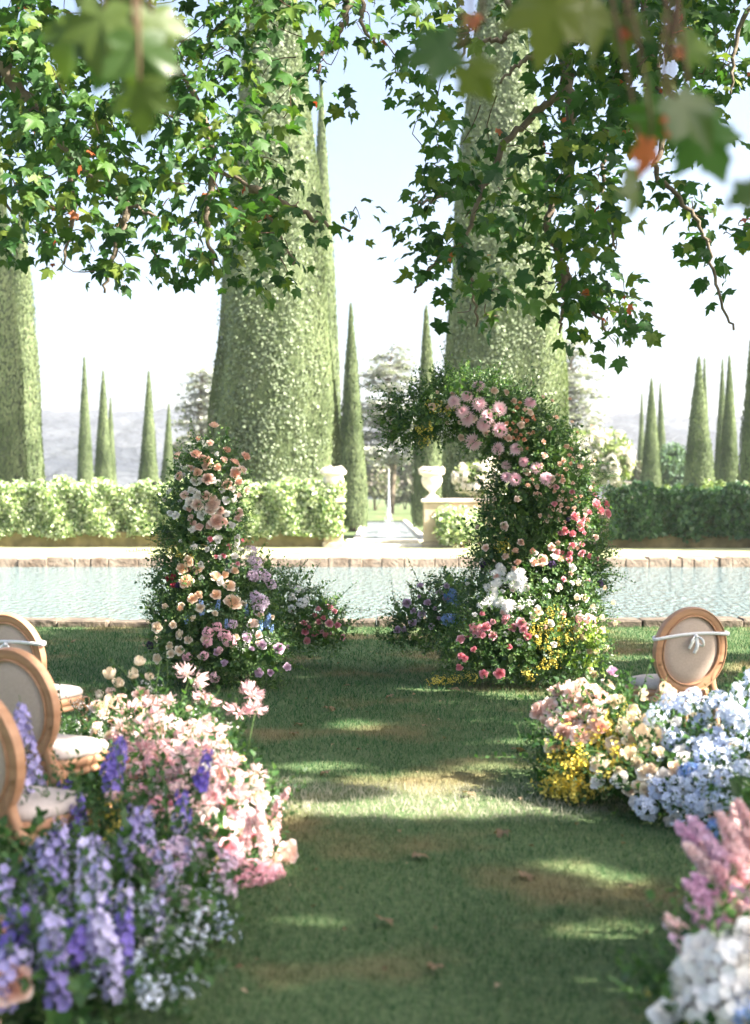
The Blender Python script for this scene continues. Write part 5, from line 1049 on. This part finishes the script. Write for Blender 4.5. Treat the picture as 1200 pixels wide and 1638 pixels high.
# ------------------------------------------------------------------ chairs
def ellipse_ring(a, b_, w_in, w_out, th, seg=56):
    """swept oval frame, rounded section; x,z plane, centre 0"""
    V = []; F = []; k = 10
    for j in range(seg):
        u = j / seg * 2 * PI; c, s_ = math.cos(u), math.sin(u); nx, nz = c / a, s_ / b_; L = math.hypot(nx, nz); nx, nz = nx / L, nz / L
        for i in range(k):
            q = i / k * 2 * PI; rr = math.cos(q); yy = math.sin(q)
            rad = math.copysign(abs(rr) ** .6, rr) * (w_in + w_out) / 2; y = math.copysign(abs(yy) ** .6, yy) * th / 2
            V.append((a * c + nx * rad, y, b_ * s_ + nz * rad))
    for j in range(seg):
        for i in range(k): F.append((j * k + i, j * k + (i + 1) % k, ((j + 1) % seg) * k + (i + 1) % k, ((j + 1) % seg) * k + i))
    return np.array(V), F
def dome_panel(a, b_, th, seg=48, rings=7):
    V = []; F = []
    for side in (-1, 1):
        o_ = len(V); V.append((0, side * th, 0))
        for r_ in range(1, rings + 1):
            t = r_ / rings
            for j in range(seg):
                u = j / seg * 2 * PI; V.append((a * t * math.cos(u), side * th * math.sqrt(max(0, 1 - t ** 3)), b_ * t * math.sin(u)))
        for j in range(seg): F.append((o_, o_ + 1 + j, o_ + 1 + (j + 1) % seg) if side < 0 else (o_, o_ + 1 + (j + 1) % seg, o_ + 1 + j))
        for r_ in range(rings - 1):
            for j in range(seg):
                q = (o_ + 1 + r_ * seg + j, o_ + 1 + (r_ + 1) * seg + j, o_ + 1 + (r_ + 1) * seg + (j + 1) % seg, o_ + 1 + r_ * seg + (j + 1) % seg)
                F.append(q if side < 0 else q[::-1])
    return np.array(V), F
def seat_loft(zs, ins, seg=48):
    V = []; F = []
    for z, i_ in zip(zs, ins):
        for j in range(seg):
            u = j / seg * 2 * PI; c, s_ = math.cos(u), math.sin(u); e = .55
            x = math.copysign(abs(c) ** e, c); y = math.copysign(abs(s_) ** e, s_); wd = .225 + .025 * (y + 1) / 2 * 1.0
            V.append((x * (wd - i_), .01 + y * (.225 - i_), z))
    for r_ in range(len(zs) - 1):
        for j in range(seg): F.append((r_ * seg + j, r_ * seg + (j + 1) % seg, (r_ + 1) * seg + (j + 1) % seg, (r_ + 1) * seg + j))
    F.append(tuple(range(seg))[::-1]); F.append(tuple((len(zs) - 1) * seg + j for j in range(seg)))
    return np.array(V), F
def rect_sweep(P, w_, d_):
    """square-ish bar along P; w_ in x, d_ in y"""
    P = np.asarray(P, float); V = []; F = []; k = 8; n_ = len(P); w_ = np.broadcast_to(w_, (n_,)); d_ = np.broadcast_to(d_, (n_,))
    for i in range(n_):
        for (a, b_) in ((-1, -.6), (-.6, -1), (.6, -1), (1, -.6), (1, .6), (.6, 1), (-.6, 1), (-1, .6)): V.append((P[i][0] + a * w_[i] / 2, P[i][1] + b_ * d_[i] / 2, P[i][2]))
    for i in range(n_ - 1):
        for j in range(k): F.append((i * k + j, i * k + (j + 1) % k, (i + 1) * k + (j + 1) % k, (i + 1) * k + j))
    F.append(tuple(range(k))); F.append(tuple((n_ - 1) * k + j for j in range(k))[::-1])
    return np.array(V), F
def chair(label, x, y, rz):
    t = thing('banquet_chair', label, 'chair', (x, y, 0), rz, 'oval back chairs in rows')
    tilt = R(9); cz = .69; yb = -.235
    def back(V):   # tilt about the seat line
        V = np.array(V, float); y_, z_ = V[:, 1].copy(), V[:, 2].copy(); z0 = .42; dz = z_ - z0
        V[:, 1] = yb + y_ * math.cos(tilt) - dz * math.sin(tilt); V[:, 2] = z0 + dz * math.cos(tilt) + y_ * math.sin(tilt); return V
    mb = MB(); V, F = ellipse_ring(.226, .256, .030, .030, .045); V[:, 2] += cz; mb.add(back(V), F)
    V, F = ellipse_ring(.199, .229, .006, .006, .056); V[:, 2] += cz; mb.add(back(V), F); V, F = ellipse_ring(.250, .280, .005, .005, .054); V[:, 2] += cz; mb.add(back(V), F); mb.build('back_frame', M['wood'], t)
    mb = MB(); V, F = dome_panel(.200, .230, .028); V[:, 2] += cz; mb.add(back(V), F); mb.build('back_panel', M['linen'], t)
    for s_ in (-1, 1):
        mb = MB(); P = smooth_path([(s_ * .222, 0, .61), (s_ * .175, 0, .53), (s_ * .172, 0, .47), (s_ * .195, 0, .40), (s_ * .214, 0, .345)], 16); V, F = rect_sweep(P, np.interp(np.linspace(0, 1, 16), [0, .5, 1], [.045, .05, .058]), .045); mb.add(back(V), F); mb.build('stile', M['wood'], t)
        mb = MB(); mb.add(*box(s_ * .214 - .03, s_ * .214 + .03, yb - .012, yb + .045, .315, .385, .006)); V, F = lathe([(.026, .315), (.020, .305), (.026, .295), (.024, .28), (.012, .02), (.016, .01), (.014, 0)], 16, 8, .05); V[:, 0] += s_ * .214; V[:, 1] += yb + .016 - (.33 - V[:, 2]) * .12; mb.add(V, F); mb.build('leg', M['wood'], t)
        mb = MB(); mb.add(*box(s_ * .205 - .03, s_ * .205 + .03, .165, .225, .315, .405, .006)); V, F = lathe([(.028, .315), (.02, .305), (.03, .292), (.026, .27), (.012, .03), (.018, .015), (.014, 0)], 16, 8, .06); V[:, 0] += s_ * .205; V[:, 1] += .195; mb.add(V, F); mb.build('leg', M['wood'], t)
    mb = MB(); mb.add(*seat_loft([.335, .34, .355, .36, .375, .38, .41, .418], [.015, .008, .008, .014, .014, .006, .004, .012])); mb.build('seat_rail', M['wood'], t)
    mb = MB(); mb.add(*seat_loft([.416, .43, .45, .468, .480, .486], [.016, .006, .004, .018, .06, .13])); mb.build('cushion', M['cushion'], t)
    return t, back
def ribbon(t, back, zc=.795, droop=0.0, side=1):
    a_out = .268; mb = MB(); P = []
    for j in range(41):
        u = j / 40 * 2 * PI; x = a_out * math.cos(u); yy = .036 * math.copysign(abs(math.sin(u)) ** .35, math.sin(u)); P.append((x, yy, zc + .012 * math.cos(u) - .012 * math.cos(2 * u)))
    V = []; F = []
    for i, q in enumerate(P): V += [(q[0], q[1], q[2] - .011), (q[0], q[1], q[2] + .011)]
    for i in range(len(P) - 1): F.append((2 * i, 2 * i + 2, 2 * i + 3, 2 * i + 1))
    V = back(V); mb.add(V, F)
    rb = mb.build('ribbon', M['ribbon'], t); sm = rb.modifiers.new('thick', 'SOLIDIFY'); sm.thickness = .002
    mb = MB(); y0 = -.044
    def strip(pts, w_):
        pts = smooth_path(pts, 12); V = []; F = []
        for i, q in enumerate(pts):
            tdir = unit(pts[min(i + 1, 11)] - pts[max(i - 1, 0)]); sx = unit(np.cross(tdir, (0, 1, .15))); V += [q - sx * w_ / 2, q + sx * w_ / 2]
        for i in range(11): F.append((2 * i, 2 * i + 2, 2 * i + 3, 2 * i + 1))
        mb.add(back(V), F)
    strip([(.01, y0, zc), (-.02, y0 - .012, zc - .05), (-.03, y0 - .004, zc - .085)], .024); strip([(.015, y0, zc), (.02, y0 - .014, zc - .06), (.005, y0 - .006, zc - .115)], .026)
    strip([(.01, y0, zc), (.05, y0 - .02, zc - .02), (.065, y0 - .012, zc - .065), (.03, y0 - .004, zc - .05), (.012, y0, zc - .008)], .016); strip([(.01, y0, zc), (-.02, y0 - .02, zc - .02), (-.022, y0 - .012, zc - .05), (.0, y0 - .004, zc - .03), (.012, y0, zc - .006)], .016)
    mb.add(*(lambda V, F: (back(V + np.array((.012, y0 - .004, zc))), F))(*lathe([(.004, -.012), (.012, -.006), (.013, .004), (.006, .012)], 10)))
    bw = mb.build('bow', M['ribbon'], rb); sm = bw.modifiers.new('thick', 'SOLIDIFY'); sm.thickness = .0015
def put_chair(label, px, Y, rz, rib=False):
    x = (px - CX) * Y / FPX; c_, s_ = math.cos(rz), math.sin(rz); off = -.27   # px, Y give the middle of the back
    t, back = chair(label, x + s_ * off, Y - c_ * off, rz)
    if rib: ribbon(t, back)
    return t
put_chair('oval backed wooden chair with white ribbon bow, alone on the right of the aisle', 1103, 9.5, R(15), True)
put_chair('oval backed wooden chair with white ribbon, farthest of the three left chairs', 18, 9.0, R(-24), True)
put_chair('oval backed wooden chair with sunlit patch on its back, middle of the left row', 25, 7.0, R(-26))
put_chair('oval backed wooden chair nearest the camera, cut off by the left edge', -44, 5.7, R(-28))

# ------------------------------------------------------------------ fallen leaves on the lawn
g = np.random.default_rng(21)
for i, (x, y, s_, lab) in enumerate(((720, 1107, .12, 'long curled tan leaf lying near the front of the crescent arch'), (828, 1204, .11, 'brown dry leaf on the grass level with the right drift'), (475, 1163, .08, 'small dark dry leaf left of the centre of the lawn'), (524, 1137, .10, 'curled tan leaf in the middle left of the lawn'),
                                     (551, 1102, .07, 'rust brown leaf just in front of the sunny patch beside the rose column'), (627, 1118, .08, 'small dark leaf on the centre line of the lawn'), (680, 1165, .05, 'pale small leaf just right of the lawn centre'), (470, 1179, .06, 'grey leaf lying at the left of the lawn'),
                                     (745, 1275, .09, 'pale leaf lying in the brightest patch of sun'), (525, 1242, .08, 'pinkish dry leaf beside the left drift'), (665, 1375, .09, 'orange brown leaf on the darker foreground grass'), (808, 1338, .08, 'reddish leaf on the foreground grass right of centre'), (835, 1405, .1, 'dry straw coloured leaf in the right foreground grass'), (120, 1028, .09, 'orange leaf behind the left chairs near the pool edge'), (1020, 1043, .08, 'tan leaf between the arch and the right chair'),
                                     (990, 1050, .07, 'small brown leaf close to the foot of the arch'), (610, 1480, .09, 'dull brown leaf low in the foreground grass'), (700, 1560, .07, 'dark leaf near the bottom of the lawn'))):
    p_ = ground_at(x, y); mb = MB(); V = PLT[i % 4][0].copy(); V[:, 2] = V[:, 2] * 1.6 + .25 * np.abs(V[:, 0]) ** 1.3
    mb.add(V * s_, PLT[i % 4][1]); o = mb.build('fallen_leaf', M['dry_leaf']); o.location = (p_[0], p_[1], .03); o.rotation_euler = (g.uniform(-.3, .3), g.uniform(-.3, .3), g.uniform(0, 6)); tag(o, lab, 'leaf', 'dry leaves scattered on the lawn')

g = np.random.default_rng(77); mb = MB(); N = 260; y = g.uniform(4.5, 18, N); P = np.stack([g.uniform(-1, 1, N) * y * .26, y, np.full(N, .028)], 1)
scatter(mb, [leaf2(.35, .2)], P, frames_z(g.normal(0, .3, (N, 3)) + np.array((0, 0, 1.))), g.uniform(.012, .04, N)); tag(mb.build('leaf_litter', M['dry_leaf']), 'tiny dry leaf crumbs and petals strewn over the lawn', 'litter', kind='stuff')
# ------------------------------------------------------------------ haze
m, n, l = newmat('haze'); v = n.new('ShaderNodeVolumePrincipled'); v.inputs['Color'].default_value = (.93, .95, 1, 1); v.inputs['Density'].default_value = .00028; v.inputs['Anisotropy'].default_value = .25
o = n.new('ShaderNodeOutputMaterial'); l.new(v.outputs[0], o.inputs['Volume'])
mb = MB(); mb.add(*box(-1600, 1600, -80, 1750, -2.2, 95)); tag(mb.build('haze', m, smooth=False), kind='stuff')
